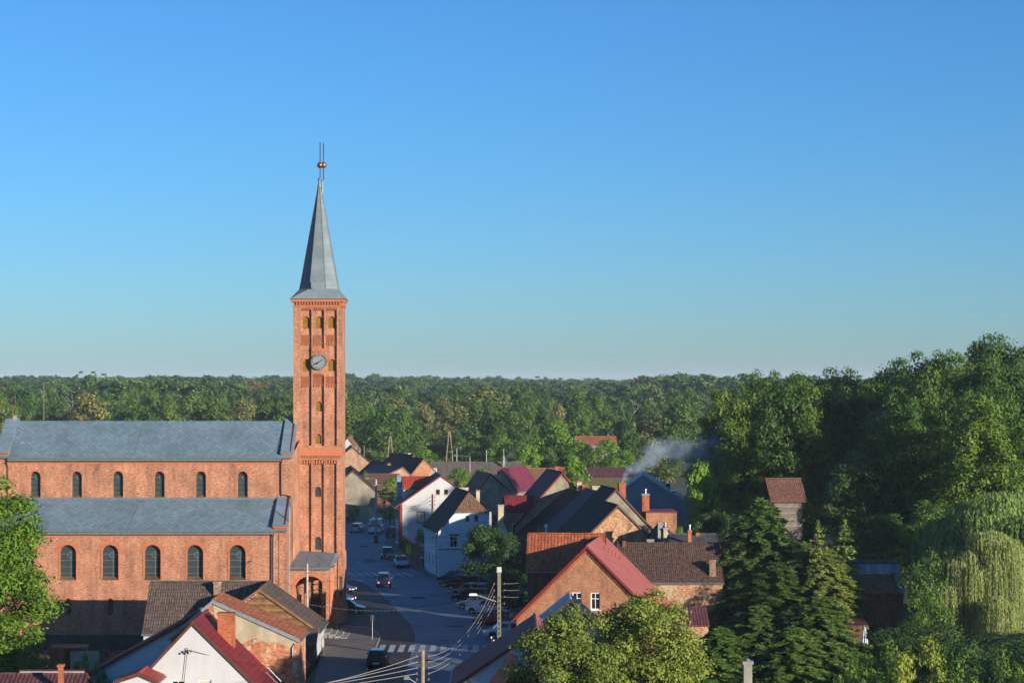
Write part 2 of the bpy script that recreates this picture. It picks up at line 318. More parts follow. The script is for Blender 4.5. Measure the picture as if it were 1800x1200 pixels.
for nm_, c_ in (('navy', '141c30'), ('black', '121417'), ('silver', '8f979c'), ('white', 'd2d4d4'), ('red', '7a1216'), ('steel', '5d7288'), ('grey', '4a5056'), ('wine', '3a1216')):
    simple('paint_' + nm_, c_, 0.28, 0.15 if nm_ in ('silver', 'steel', 'grey') else 0.0, var=0.0, spec=0.5, coat=0.7)
m_, t_, b_ = newmat('headlamp_lit'); b_.inputs['Base Color'].default_value = (0.9, 0.5, 0.45, 1); b_.inputs['Emission Color'].default_value = (1, 0.3, 0.26, 1); b_.inputs['Emission Strength'].default_value = 1.1
simple('bark', '4a4034', 0.9, var=0.2); simple('bark_pale', '9a8f7e', 0.9, var=0.2); simple('grass', '5b6130', 0.95, var=0.35, vs_=0.3); simple('soil', '5c4e3c', 0.95, var=0.3, vs_=0.8); simple('kerb', '8d8a84', 0.85)
simple('asphalt_patch', '2e363c', 0.8, var=.15); simple('road_paint', 'aeb0b0', 0.8, var=0.25, vs_=1.5)
m_, t_, b_ = newmat('asphalt'); tc = N(t_, 'TexCoord'); n_ = noise(t_, 0.12, tc.outputs['Object'], 8, 0.65); r_ = ramp(t_, n_.outputs[0], [(0.35, hexc('4b5b66')), (0.65, hexc('6a7985'))])  # blue-grey tint puts the street's blue shade into the colour
n2_ = noise(t_, 9, tc.outputs['Object'], 3); r2_ = ramp(t_, n2_.outputs[0], [(0.3, (0.85,) * 3), (0.7, (1.1,) * 3)]); t_.links.new(mix(t_, r_.outputs[0], r2_.outputs[0], 1.0, 'MULTIPLY'), b_.inputs['Base Color']); b_.inputs['Roughness'].default_value = 0.75
m_, t_, b_ = newmat('forest_floor'); tc = N(t_, 'TexCoord'); n_ = noise(t_, 0.05, tc.outputs['Object'], 8, 0.7); r_ = ramp(t_, n_.outputs[0], [(0.35, hexc('2e3420')), (0.65, hexc('565a34'))]); t_.links.new(r_.outputs[0], b_.inputs['Base Color']); b_.inputs['Roughness'].default_value = 0.95
leafmat('leaf_green', '42601c', '647e2a', 0.12); leafmat('leaf_yellowgreen', '627229', '8a943a', 0.18); leafmat('leaf_dark', '375420', '54722e', 0.18); leafmat('leaf_bright', '3f5f16', '617f24', 0.18)
leafmat('leaf_shaded', '2a441c', '405c28', 0.12); leafmat('leaf_mid', '3b5820', '58722e', 0.12); leafmat('leaf_lime', '507a1c', '769630', 0.16); leafmat('leaf_green2', '4a661e', '6c822e', 0.12); leafmat('leaf_olive', '566030', '777c46', 0.12); leafmat('needle', '436228', '66803a', 0.18); leafmat('needle_light', '546e2c', '7a9042', 0.18); leafmat('willow_leaf', '5f7c3a', '889e56', 0.18)
leafmat('leaf_far', '34522a', '506c36', 0.12, 0.45); leafmat('leaf_brown', '6a5c3c', '85714a', 0.2); leafmat('needle_far', '305030', '486438', 0.18, 0.35)
# ------------------------------------------------------------------ ground
def sst(a, b, x): x = max(0.0, min(1.0, (x - a) / (b - a))); return x * x * (3 - 2 * x)
def gz(X, Y):
    z = 0.0
    if Y < 192.5: z -= 1.7 * sst(-16.35, -17.6, X) * sst(192.4, 191.4, Y)
    z += 5.0 * sst(34, 75, X) * sst(185, 235, Y) * (1 - 0.6 * sst(330, 480, Y))
    u = X / max(Y, 1.0) * F
    if Y > 700: z += sst(700, 1300, Y) * (1.5 * math.sin(X * .0041 + Y * .0017) + 1.2 * math.sin(X * .0089 - Y * .0031 + 1.3) + .8 * math.sin(X * .017 + 2.0) - 1.0)
    z += sst(650, 2200, Y) * (3.2 - 4.2 * sst(-250, 150, u) + 2.0 * sst(150, 300, u) * sst(2500, 4500, Y))
    return z
def axis(segs):
    out = []
    for a, b, st in segs:
        n = max(1, round((b - a) / st)); out += [a + (b - a) * i / n for i in range(n)]
    return out + [segs[-1][1]]
gx = axis([(-3500, -600, 290), (-600, -120, 40), (-120, -24, 8), (-24, -12, 0.4), (-12, 120, 8), (120, 600, 40), (600, 3500, 290)])
gy = axis([(-80, 150, 15), (150, 189, 3), (189, 194, 0.5), (194, 520, 8), (520, 1000, 30), (1000, 9000, 400)])
m = MB(); m.v = [(x, y, gz(x, y)) for y in gy for x in gx]; W_ = len(gx)
m.f = [(j * W_ + i, j * W_ + i + 1, (j + 1) * W_ + i + 1, (j + 1) * W_ + i) for j in range(len(gy) - 1) for i in range(W_ - 1)]
tag(m.build('ground', 'forest_floor'), kind='structure')
def flat(name, pix, z, mat, thick=None):
    m = MB(); pts = [G(x, y, z) for x, y in pix]
    if thick: m.prism([(p.x, p.y, z - thick) for p in pts], (0, 0, thick))
    else: m.poly(pts)
    o = m.build(name, mat); tag(o, kind='structure'); return o
ar = sum((a[0] * b[1] - b[0] * a[1]) for a, b in [((1, 0), (0, 1))])
road = flat('road', [(575, 1260), (905, 1260), (905, 1140), (862, 1090), (800, 1014), (752, 1008), (700, 968), (690, 912), (590, 912), (590, 1095)], 0.012, 'asphalt')
flat('paved_square', [(600, 1250), (700, 1250), (716, 1170), (727, 1135), (730, 1116), (722, 1098), (702, 1075), (668, 1042), (640, 1024), (610, 1013), (596, 1012), (596, 1098), (590, 1110)], 0.020, 'setts')
sw = flat('pavement', [(604, 1099), (640, 1102), (655, 1107), (666, 1117), (654, 1146), (612, 1250), (540, 1250), (566, 1140), (575, 1112)], 0.12, 'sidewalk', 0.2)
m = MB(); kp = [G(x, y, 0.12) for x, y in [(604, 1098.5), (640, 1101.5), (655.5, 1106.5), (667, 1117), (655, 1146), (613, 1250)]]
for a, b in zip(kp, kp[1:]): m.prism([(a.x, a.y, 0.0), (b.x, b.y, 0.0), (b.x + .13, b.y + .02, 0.0), (a.x + .13, a.y + .02, 0.0)], (0, 0, 0.135))
m.build('kerb', 'kerb', sw)
sw2 = flat('pavement', [(676, 952), (692, 930), (697, 930), (702, 960), (750, 1004), (772, 1012), (800, 1013), (788, 1017), (752, 1012), (712, 990)], 0.12, 'sidewalk', 0.2)
sw3 = flat('pavement', [(905, 1250), (870, 1200), (882, 1142), (846, 1085), (826, 1052), (800, 1018), (815, 1014), (905, 1090), (960, 1250)], 0.10, 'sidewalk', 0.2)
def zebra(stripes, D0, D1, w, skew):
    for xp in stripes:
        X = xat(xp, (D0 + D1) / 2); m = MB()
        m.poly([(X - w / 2 - skew / 2, D0, 0.026), (X + w / 2 - skew / 2, D0, 0.026), (X + w / 2 + skew / 2, D1, 0.026), (X - w / 2 + skew / 2, D1, 0.026)])
        m.build('crossing_stripe', 'road_paint', road)
zebra([671, 689, 706, 724, 742, 761, 779, 798, 817, 836, 854, 871], 176.0, 180.6, 0.52, 0.0)
zebra([619, 633, 646.5, 660, 673.5, 687, 701, 716], 244.0, 248.6, 0.5, -1.4)
for x0, y0, x1, y1 in [(628, 985, 634, 991), (636, 993, 640, 997), (642, 999, 648, 1004), (610, 1003, 622, 1003.4), (626, 1003.2, 636, 1002.8)]:
    a, b = G(x0, y0, 0.026), G(x1, y1, 0.026); d = (b - a).normalized(); n = Vector((-d.y, d.x, 0)) * 0.07
    MB().poly([a - n, b - n, b + n, a + n]).build('lane_mark', 'road_paint', road)
flat('yard', [(0, 1300), (560, 1300), (566, 1200), (565, 1120), (560, 1112), (0, 1112)], -1.66, 'soil')
meadow = MB().poly([(-75, 520, 0.05), (-40, 520, 0.05), (-55, 640, 0.05), (-95, 640, 0.05)]).build('meadow', 'grass'); tag(meadow, kind='structure')

# ------------------------------------------------------------------ church
O = (-18.95, 195.3, 0.0)
church = empty('church', O, 0, 'long red brick church with slate roofs and a tall clock tower with a grey spire', 'church')
def cb(m, name, mat, parent=None, smooth=False): return m.build(name, mat, parent or church, smooth, O)
TX0, TX1, TY0, TY1 = -21.64, -16.83, 197.0, 200.9; TC = (TX0 + TX1) / 2
s_t = F / 197.0
def tz(y): return CH - (y - HY) / s_t
def tx(x): return (x - 900) / s_t
to_front = lambda Y: (lambda u, v, d: (u, Y + d, v))
panels = [(528.7, 547.3, 541, 783), (549.5, 569.5, 541, 612), (549.5, 569.5, 657, 783), (572, 592, 541, 783), (528.5, 547.0, 808, 972), (550, 569, 808, 972), (572, 591.5, 808, 972)]
holes = [rect(tx(a), tx(b), tz(d), tz(c)) for a, b, c, d in panels]
m = MB(); m.holed(rect(TX0, TX1, 0, 32.05), holes, to_front(TY0), 0.25)
m.poly([(TX1, TY0, 0), (TX1, TY1, 0), (TX1, TY1, 32.05), (TX1, TY0, 32.05)]); m.poly([(TX1, TY1, 0), (TX0, TY1, 0), (TX0, TY1, 32.05), (TX1, TY1, 32.05)])
m.poly([(TX0, TY1, 0), (TX0, TY0, 0), (TX0, TY0, 32.05), (TX0, TY1, 32.05)])
wins = {0: [(537.5, 12.5, 556, 577), (538, 12.5, 630.5, 652)], 1: [(560.7, 12.5, 556, 577)], 2: [(560, 10, 705, 723), (559.3, 10, 762, 780)], 3: [(582.6, 12.5, 556, 577), (582.6, 12.5, 630.5, 652)], 5: [(558.6, 10.5, 855, 873), (558.6, 10.5, 943, 966)]}
for i, (a, b, c, d) in enumerate(panels):
    hs_ = [arch(tx(x), w / s_t, tz(yb), tz(yt), 8) for x, w, yt, yb in wins.get(i, [])]
    m.holed(rect(tx(a), tx(b), tz(d), tz(c)), hs_, to_front(TY0 + 0.25), 0.14)
tower_wall = cb(m, 'tower_wall', 'church_brick')
for i, wl in wins.items():
    for x, w, yt, yb in wl:
        a = arch(tx(x), w / s_t, tz(yb), tz(yt), 8)
        cb(MB().holed(a, [], to_front(TY0 + 0.385)), 'shutter' if i < 5 else 'window_pane', 'shutter_yellow' if i < 5 else 'leaded_glass', tower_wall)
        r0, zc = w / s_t / 2, tz(yt) - w / s_t / 2; mm = MB(); n = 8
        for k_ in range(n):
            q = [math.pi * k_ / n, math.pi * (k_ + 1) / n]
            mm.prism([(tx(x) + (r0 + rr) * math.cos(t), TY0 + 0.25, zc + (r0 + rr) * math.sin(t)) for rr, t in ((0, q[0]), (0.12, q[0]), (0.12, q[1]), (0, q[1]))], (0, -0.03, 0))
        cb(mm, 'window_arch', 'arch_brick', tower_wall)
for i, (a, b, c, d) in enumerate(panels):          # little corbels along the head of each recessed panel
    mm = MB(); n = 6 if i < 4 else 4
    for k_ in range(n):
        x0 = tx(a) + (tx(b) - tx(a)) * (k_ + 0.15) / n; w = (tx(b) - tx(a)) / n * 0.55
        mm.prism([(x0, TY0 + 0.03, tz(c) - 0.02), (x0 + w, TY0 + 0.03, tz(c) - 0.02), (x0 + w, TY0 + 0.03, tz(c) - 0.2 - (0.18 if i >= 4 else 0)), (x0, TY0 + 0.03, tz(c) - 0.2 - (0.18 if i >= 4 else 0))], (0, 0.2, 0))
    tag(cb(mm, 'corbel_row', 'arch_brick', tower_wall), kind='stuff')
for c, d in ((588, 607), (661, 680)):              # brick lattice bands
    for a, b in ((529.5, 546.6), (550.3, 568.8), (572.8, 591.2)):
        if c > 600 and a > 549 and a < 560: pass
        mm = MB(); x0, x1, z0, z1 = tx(a), tx(b), tz(d), tz(c); zm = z0 + 0.32; n = 4; st = (x1 - x0) / n
        for k_ in range(n):
            for sg in (1, -1):
                p0 = x0 + st * (k_ + (0 if sg > 0 else 1)); p1 = p0 + sg * st; h = z1 - zm
                for q in range(2):
                    za, zb = zm + h * q / 2, zm + h * (q + 1) / 2
                    mm.prism([(p0 - 0.035, TY0 + 0.16, za), (p0 + 0.035, TY0 + 0.16, za), (p1 + 0.035, TY0 + 0.16, zb), (p1 - 0.035, TY0 + 0.16, zb)], (0, 0.09, 0))
            mm.box(x0 + st * (k_ + 0.3), x0 + st * (k_ + 0.7), TY0 + 0.15, TY0 + 0.25, z0, zm - 0.04)
        tag(cb(mm, 'brick_lattice', 'arch_brick', tower_wall), kind='stuff')
# cornice, string courses
def dentils(Y, x0, x1, z0, z1, step, w, dpt, parent, name='dentil_row', yy=None):
    mm = MB(); n = int((x1 - x0) / step)
    for k_ in range(n):
        x = x0 + (x1 - x0) * (k_ + 0.3) / n; mm.box(x, x + w, Y - dpt, Y + 0.02, z0, z1)
    return tag(cb(mm, name, 'arch_brick', parent), kind='stuff')
m = MB()
for k_, (z0, z1, o_) in enumerate(((31.75, 32.03, 0.24), (31.28, 31.42, 0.1))): m.box(TX0 - o_, TX1 + o_, TY0 - o_, TY1 + o_, z0, z1)
corn = cb(m, 'tower_cornice', 'arch_brick', tower_wall)
dentils(TY0, TX0 + .2, TX1 - .1, 31.44, 31.74, 0.27, 0.13, 0.16, corn)
mm = MB()
for k_ in range(12): y = TY0 + 0.2 + k_ * 0.29; mm.box(TX1 - 0.02, TX1 + 0.16, y, y + 0.13, 31.44, 31.74)
tag(cb(mm, 'dentil_row', 'arch_brick', corn), kind='stuff')
m = MB(); m.box(TX0 - .08, TX1 + .08, TY0 - .08, TY1, 16.55, 16.8); m.prism([(TX0 + .5, TY0 + .02, 16.8), (TX0 + .5, TY0 - .07, 16.8), (TX0 + .5, TY0 + .02, 17.5)], (TX1 - TX0 - .5, 0, 0))
sc_ = cb(m, 'string_course', 'arch_brick', tower_wall); dentils(TY0, TX0 + .5, TX1 - .1, 16.3, 16.54, 0.16, 0.08, 0.07, sc_)
m = MB(); m.box(tx(548), tx(573), TY0 - .1, TY0 + .02, tz(616), tz(612)); m.box(tx(550), tx(571), TY0 - .05, TY0 + .02, tz(618), tz(616)); cb(m, 'clock_ledge', 'arch_brick', tower_wall)
# buttress step at the right foot
m = MB(); m.box(tx(594), TX1 + .12, TY0 - .1, TY1, 0, 6.7); m.prism([(TX1 + .12, TY0 - .1, 6.7), (TX1 + .12, TY1, 6.7), (TX1, TY1, 7.0), (TX1, TY0, 7.0)], (-.1, 0, 0))
m.box(tx(599), TX1 + .22, TY0 - .18, TY1, 0, 1.6); cb(m, 'buttress', 'church_brick', tower_wall)
# clock
def disc(mm, cx, Y, cz, r, n=28, y2=None):
    mm.prism([(cx + r * math.cos(2 * math.pi * k_ / n), Y, cz + r * math.sin(2 * math.pi * k_ / n)) for k_ in range(n)], (0, (y2 or Y + .06) - Y, 0)); return mm
ccx, ccz = tx(560.7), tz(636)
clock = cb(disc(MB(), ccx, TY0 - .16, ccz, 0.76, y2=TY0 + .1), 'clock', 'clock_face', tower_wall); clock['label'] = 'round grey clock face with black hands on the tower'
mm = MB()
for k_ in range(28):
    a0, a1 = 2 * math.pi * k_ / 28, 2 * math.pi * (k_ + 1) / 28
    mm.prism([(ccx + rr * math.cos(t), TY0 - .2, ccz + rr * math.sin(t)) for rr, t in ((0.7, a0), (0.79, a0), (0.79, a1), (0.7, a1))], (0, .06, 0))
cb(mm, 'clock_rim', 'clock_rim', clock)
for k_ in range(12):
    a = math.pi * k_ / 6; d = Vector((math.cos(a), 0, math.sin(a))); n = Vector((-d.z, 0, d.x)) * 0.03; c = Vector((ccx, TY0 - .175, ccz))
    cb(MB().prism([c + d * .56 - n, c + d * .70 - n, c + d * .70 + n, c + d * .56 + n], (0, .02, 0)), 'hour_mark', 'black', clock)
for ang, ln, w in ((205, 0.62, 0.05), (213, 0.4, 0.07), (32, 0.5, 0.035)):
    a = R(ang); d = Vector((math.cos(a), 0, math.sin(a))); n = Vector((-d.z, 0, d.x)) * w; c = Vector((ccx, TY0 - .195, ccz))
    cb(MB().prism([c - d * .1 - n * .5, c + d * ln * .8 - n, c + d * ln, c + d * ln * .8 + n, c - d * .1 + n * .5], (0, .015, 0)), 'clock_hand', 'black', clock)
# roof skirt and spire
SC = (TC, (TY0 + TY1) / 2); h_ = 2.7; hy_ = 2.25; ap = 1.92; e = ap * math.tan(R(22.5))
oc = [(e, -ap), (ap, -e), (ap, e), (e, ap), (-e, ap), (-ap, e), (-ap, -e), (-e, -ap)]
sq = [(-h_, -hy_), (h_, -hy_), (h_, hy_), (-h_, hy_)]
v = [(SC[0] + x, SC[1] + y, 32.04) for x, y in sq] + [(SC[0] + x, SC[1] + y, 33.06) for x, y in oc]
f = [(0, 1, 4, 11), (1, 5, 4), (1, 2, 6, 5), (2, 7, 6), (2, 3, 8, 7), (3, 9, 8), (3, 0, 10, 9), (0, 11, 10), (3, 2, 1, 0)]
skirt = cb(MB().add(v, f), 'spire_skirt', 'spire_sheet')
m = MB(); m.box(SC[0] - h_ - .02, SC[0] + h_ + .02, SC[1] - hy_ - .02, SC[1] + hy_ + .02, 31.99, 32.035); cb(m, 'eaves_edge', 'trim_brown', skirt)
k2 = 0.075; v = [(SC[0] + x, SC[1] + y, 33.03) for x, y in oc] + [(SC[0] + x * k2, SC[1] + y * k2, 43.3) for x, y in oc]
spire = cb(MB().add(v, [(i, (i + 1) % 8, 8 + (i + 1) % 8, 8 + i) for i in range(8)] + [tuple(range(8, 16))]), 'spire', 'spire_sheet', skirt)
for k_ in range(8):
    mm = MB(); mm.tube([Vector(v[k_]) , Vector(v[8 + k_])], 0.035, 5); cb(mm, 'ridge_roll', 'gutter_zinc', spire)
m = MB(); m.lathe([(0.2, 43.0), (0.17, 43.5), (0.12, 43.55), (0.11, 43.98), (0.19, 44.02), (0.15, 44.12), (0.04, 44.25)], 10, (SC[0] - 0.02, SC[1])); cb(m, 'spire_cap', 'gutter_zinc', spire)
m = MB(); m.lathe([(0.1, 42.6), (0.09, 43.8), (0.15, 43.85), (0.13, 43.95), (0.04, 44.05)], 8, (SC[0] + 0.3, SC[1])); cb(m, 'spire_cap', 'gutter_zinc', spire)
for dx, zt, zb in ((0.06, 47.75, 44.1), (0.40, 47.65, 44.0)):
    rod = cb(MB().tube([(SC[0] + dx, SC[1], zb), (SC[0] + dx, SC[1], zt)], 0.05, 5), 'finial_rod', 'trim_dark', spire)
    m = MB(); c = 45.46; rr = 0.31; m.lathe([(0.02, c - rr)] + [(rr * math.cos(R(a)), c + rr * math.sin(R(a))) for a in range(-75, 76, 15)] + [(0.02, c + rr)], 14, (SC[0] + dx, SC[1])); cb(m, 'finial_ball', 'copper', rod, True)
cb(MB().tube([(SC[0] - 1.5, SC[1] - 1.7, 33.0), (SC[0] - .25, SC[1] - .3, 42.6)], 0.02, 4), 'lightning_cable', 'cable', spire)
m = MB(); m.box(tx(547), tx(551), SC[1] - 2.1, SC[1] - 1.6, 33.0, 33.75); cb(m, 'roof_hatch', 'lamp_metal', spire)

# nave: clerestory, aisle, roofs
NX0, NX1 = -49.9, -21.37; YC, YA, YR = 193.8, 189.8, 197.8
s_c, s_a = F / YC, F / YA
cz_ = lambda y: CH - (y - HY) / s_c
az_ = lambda y: CH - (y - HY) / s_a
cx_ = lambda x: (x - 900) / s_c
ax_ = lambda x: (x - 900) / s_a
AX0, AX1 = -50.5, -21.45
clw = [(x, 18, 828, 875) for x in (62.2, 134.9, 207.4, 280.2, 353, 426.4)]
aiw = [(x, 29, 957, 1018.5) for x in (45.0, 119.4, 193.7, 268, 342.7, 417.4)]
baw = [(x, 11, 1051, 1080) for x in (45.5, 119.8, 193.7, 268, 342, 417)]
def chwin(x, w, yt, yb, xf, zf, Y, sc, parent, kind):
    X, Wm, zb, zt = xf(x), w / sc, zf(yb), zf(yt)
    pane = cb(MB().holed(arch(X, Wm + .02, zb - .02, zt + .01, 12), [], to_front(Y + 0.40)), 'window', 'leaded_glass', parent)
    mm = MB()
    if kind < 2:
        mm.box(X + Wm * .12, X + Wm * .12 + .03, Y + .36, Y + .39, zb, zt - Wm * .3)
        for q in range(1, 5): z = zb + (zt - Wm / 2 - zb) * q / 4.2; mm.box(X - Wm / 2, X + Wm / 2, Y + .36, Y + .385, z - .012, z + .012)
        rc, zc = Wm * .17, zt - Wm * .62
        for q in range(12):
            a0, a1 = math.pi * q / 6, math.pi * (q + 1) / 6
            mm.prism([(X + Wm * .1 + rr * math.cos(t), Y + .36, zc + rr * math.sin(t)) for rr, t in ((rc, a0), (rc + .035, a0), (rc + .035, a1), (rc, a1))], (0, .02, 0))
        cb(mm, 'window_bars', 'lead_bar', pane)
    mm = MB(); mm.prism([(X - Wm / 2 - .03, Y - .04, zb - .02), (X - Wm / 2 + .05, Y + .38, zb + .3), (X - Wm / 2 + .05, Y + .38, zb - .02)], (Wm + .02, 0, 0)); cb(mm, 'sill', 'sill_brick', pane)
    rings = ((0.0, 0.13, .035),) if kind == 0 else ((0.0, .12, .05), (.15, .3, .025), (.32, .4, .04)) if kind == 1 else ((.0, .1, .03), (.14, .24, .02))
    for r0, r1, pr in rings:
        mm = MB(); r_ = Wm / 2; zs = zt - r_; n = 14
        for q in range(n):
            a0, a1 = math.pi * q / n, math.pi * (q + 1) / n
            mm.prism([(X + (r_ + rr) * math.cos(t), Y - pr, zs + (r_ + rr) * math.sin(t)) for rr, t in ((r0, a0), (r1, a0), (r1, a1), (r0, a1))], (0, pr + .01, 0))
        if r0 == 0 and kind == 1:
            for sg in (-1, 1): mm.box(X + sg * (r_ + .06) - .06, X + sg * (r_ + .06) + .06, Y - pr, Y + .01, zb, zs)
        cb(mm, 'arch_ring', 'arch_brick', pane)
m = MB(); m.holed(rect(NX0, NX1, 11.8, 16.7), [arch(cx_(x), w / s_c, cz_(yb), cz_(yt), 12) for x, w, yt, yb in clw], to_front(YC), 0.42)
m.poly([(NX1, YC, 0), (-20.97, TY0, 0), (-20.97, TY0, 18.1), (NX1, YC, 16.7)])          # splayed end wall up to the tower
m.poly([(NX1, 201.8, 0), (NX0, 201.8, 0), (NX0, 201.8, 16.5), (NX1, 201.8, 16.5)])
m.poly([(NX0, 201.8, 0), (NX0, YC, 0), (NX0, YC, 16.5), (NX0, YR, 19.9), (NX0, 201.8, 16.5)]); m.poly([(NX1, YC, 16.5), (NX1, 201.8, 16.5), (NX1, YR, 19.9)])
nave_wall = cb(m, 'nave_wall', 'church_brick')
for wdw in clw: chwin(*wdw, cx_, cz_, YC, s_c, nave_wall, 0)
m = MB(); m.holed(rect(AX0, AX1, -2.2, 3.9), [arch(ax_(x), w / s_a, az_(yb), az_(yt), 8) for x, w, yt, yb in baw], to_front(YA), 0.42)
m.holed(rect(AX0, AX1, 3.9, 9.7), [arch(ax_(x), w / s_a, az_(yb), az_(yt), 12) for x, w, yt, yb in aiw], to_front(YA), 0.42)
m.poly([(AX1, YA, -2.2), (AX1, YC + .5, -2.2), (AX1, YC + .5, 12.3), (AX1, YA, 9.7)]); m.poly([(AX0, YC, -2.2), (AX0, YA, -2.2), (AX0, YA, 9.7), (AX0, YC, 12.3)])
aisle_wall = cb(m, 'aisle_wall', 'church_brick')
for wdw in aiw: chwin(*wdw, ax_, az_, YA, s_a, aisle_wall, 1)
for wdw in baw: chwin(*wdw, ax_, az_, YA, s_a, aisle_wall, 2)
m = MB(); m.box(AX0, AX1 + .02, YA - .12, YA + .02, -2.3, -0.25); cb(m, 'stone_plinth', 'stone', aisle_wall)
# cornices with dentils
for (x0, x1, Y, zt, par) in ((NX0 + 1.0, -22.45, YC, 16.5, nave_wall), (AX0, -22.75, YA, 9.72, aisle_wall)):
    m = MB(); m.box(x0, x1, Y - .16, Y + .02, zt - .26, zt - .02); m.box(x0, x1, Y - .05, Y + .02, zt - .62, zt - .5); c_ = cb(m, 'cornice', 'arch_brick', par); dentils(Y, x0, x1, zt - .5, zt - .27, .17, .085, .11, c_)
# corner piers with their raised copings
def pier(x0, x1, Y, z0, z1, par, dp=.14):
    m = MB(); m.box(x0, x1, Y - dp, Y + .3, z0, z1); p = cb(m, 'corner_pier', 'church_brick', par)
    m = MB(); m.box(x0 - .05, x1 + .05, Y - dp - .06, Y, z1 - .55, z1 - .42); m.box(x0 - .07, x1 + .07, Y - dp - .1, Y, z1 - .2, z1 + .03); c_ = cb(m, 'pier_band', 'arch_brick', p); dentils(Y - dp, x0, x1, z1 - .42, z1 - .2, .17, .085, .07, c_)
pier(-22.42, -21.33, YC, 11.9, 17.0, nave_wall); pier(NX0 - .3, NX0 + .95, YC, 11.9, 17.05, nave_wall); pier(-22.72, AX1 + .04, YA, -2.2, 10.2, aisle_wall)
pr2 = MB(); pr2.box(-22.2, -21.9, YA - .2, YA, 0, 9.4); cb(pr2, 'pier_rib', 'church_brick', aisle_wall)
def slab(p, q, w, t):   # roof slab between eave line p-q and ridge line w (lists of two points), thickness t
    return None
def slope(x0, x1, Ye, ze, Yr, zr, t, name, mat, par):
    n = Vector((0, -(zr - ze), Yr - Ye)).normalized() * t
    if n.z < 0: n = -n
    m = MB(); m.prism([(x0, Ye, ze), (x1, Ye, ze), (x1, Yr, zr), (x0, Yr, zr)], n); return cb(m, name, mat, par)
ZR = 19.85
nr = slope(NX0, NX1 - .05, YC - .32, 16.35, YR, ZR, .14, 'nave_roof', 'church_slate', church); slope(NX0, NX1 - .05, 202.12, 16.35, YR, ZR, .14, 'roof_slope', 'church_slate', nr)
arf = slope(AX0, AX1 + .05, YA - .34, 9.56, YC + .02, 12.28, .14, 'aisle_roof', 'church_slate', church)
m = MB(); m.box(AX0, NX1, YC - .16, YC + .02, 12.36, 12.62); cb(m, 'roof_flashing', 'gutter_zinc', arf)
for x0, x1 in ((-22.5, -21.25), (NX0 - .35, NX0 + .95)):
    c_ = slope(x0, x1, YC - .28, 16.86, YR, ZR + .26, .12, 'roof_coping', 'lead_sheet', nr)
    m = MB(); m.prism([(x0 + .03, YC - .15, 16.4), (x0 + .03, YR, ZR + .1), (x0 + .03, YR, ZR + .26), (x0 + .03, YC - .15, 16.86)], (x1 - x0 - .06, 0, 0)); cb(m, 'coping_wall', 'lead_sheet', nr)
    slope(x0, x1, 202.08, 16.86, YR, ZR + .26, .12, 'coping_back', 'lead_sheet', c_)
c_ = slope(-22.8, AX1 + .1, YA - .26, 10.1, YC + .02, 12.62, .12, 'roof_coping', 'lead_sheet', arf)
m = MB(); m.prism([(-22.76, YA - .1, 9.6), (-22.76, YC, 12.2), (-22.76, YC, 12.62), (-22.76, YA - .1, 10.1)], (1.33, 0, 0)); cb(m, 'coping_wall', 'lead_sheet', arf)
for xa_, ya0, za0, ya1, za1 in ((-21.62, YC - .2, 16.96, YR, ZR + .39), (-21.72, YA - .2, 10.2, YC - .1, 12.68)):
    d_ = MB(); d_.prism([(xa_, ya0, za0), (xa_ + .12, ya0, za0), (xa_ + .12, ya1, za1), (xa_, ya1, za1)], (0, 0, .13)); cb(d_, 'coping_rib', 'pipe_red', c_)
# gutters and downpipes
for x0, x1, Y, z, par in ((NX0 + .9, -22.5, YC - .42, 16.45, nr), (AX0, -22.8, YA - .44, 9.64, arf)):
    m = MB(); m.tube([(x0, Y, z), (x1, Y, z)], .09, 8); m.box(x0, x1, Y - .06, Y + .12, z - .28, z - .1); cb(m, 'gutter', 'gutter_zinc', par)
def pipe(pts, r, mat, par, name='downpipe'): return cb(MB().tube(pts, r, 6), name, mat, par)
xp = cx_(494.5); pipe([(xp + .1, YC - .4, 16.3), (xp, YC - .12, 15.9), (xp, YC - .12, 12.9), (xp + .9, YC - .3, 12.75), (xp + .95, YC - .3, 12.2)], .065, 'pipe_red', nave_wall)
xp = cx_(14.5); pipe([(xp + .3, YC - .4, 16.35), (xp - .1, YC - .3, 16.0), (xp, YC - .2, 15.6), (xp, YC - .2, 12.3)], .065, 'pipe_red', nave_wall)
for dx in (-.1, .08): pipe([(ax_(480) + dx, YA - .42, 9.5), (ax_(480) + dx, YA - .16, 9.2), (ax_(480) + dx, YA - .16, -.4)], .055, 'pipe_red' if dx < 0 else 'gutter_zinc', aisle_wall)
pipe([(ax_(508.5), YA + .3, 11.9), (ax_(508.0), YA + .2, 9.5), (ax_(507), YA + .15, 2.5)], .05, 'gutter_zinc', aisle_wall)
pipe([(cx_(237), YC - .02, 20 - 4.3), (cx_(237), YC - .36, 16.6), (cx_(240.5), YR - .1, ZR + .14)], .011, 'lead_bar', nr, 'lightning_cable')
pipe([(ax_(226), YA - .04, 8.9), (ax_(226), YA - .4, 9.75), (ax_(237), YC - .1, 12.5)], .011, 'lead_bar', arf, 'lightning_cable')
pipe([(cx_(482), YC - .36, 16.6), (cx_(500), YR - .2, ZR + .16)], .011, 'lead_bar', nr, 'lightning_cable')
m = MB(); q = P(40, 779, 195.4); m.box(q.x - .22, q.x + .22, q.y - .3, q.y + .3, q.z - .2, q.z + .18); cb(m, 'roof_vent', 'lead_sheet', nr)
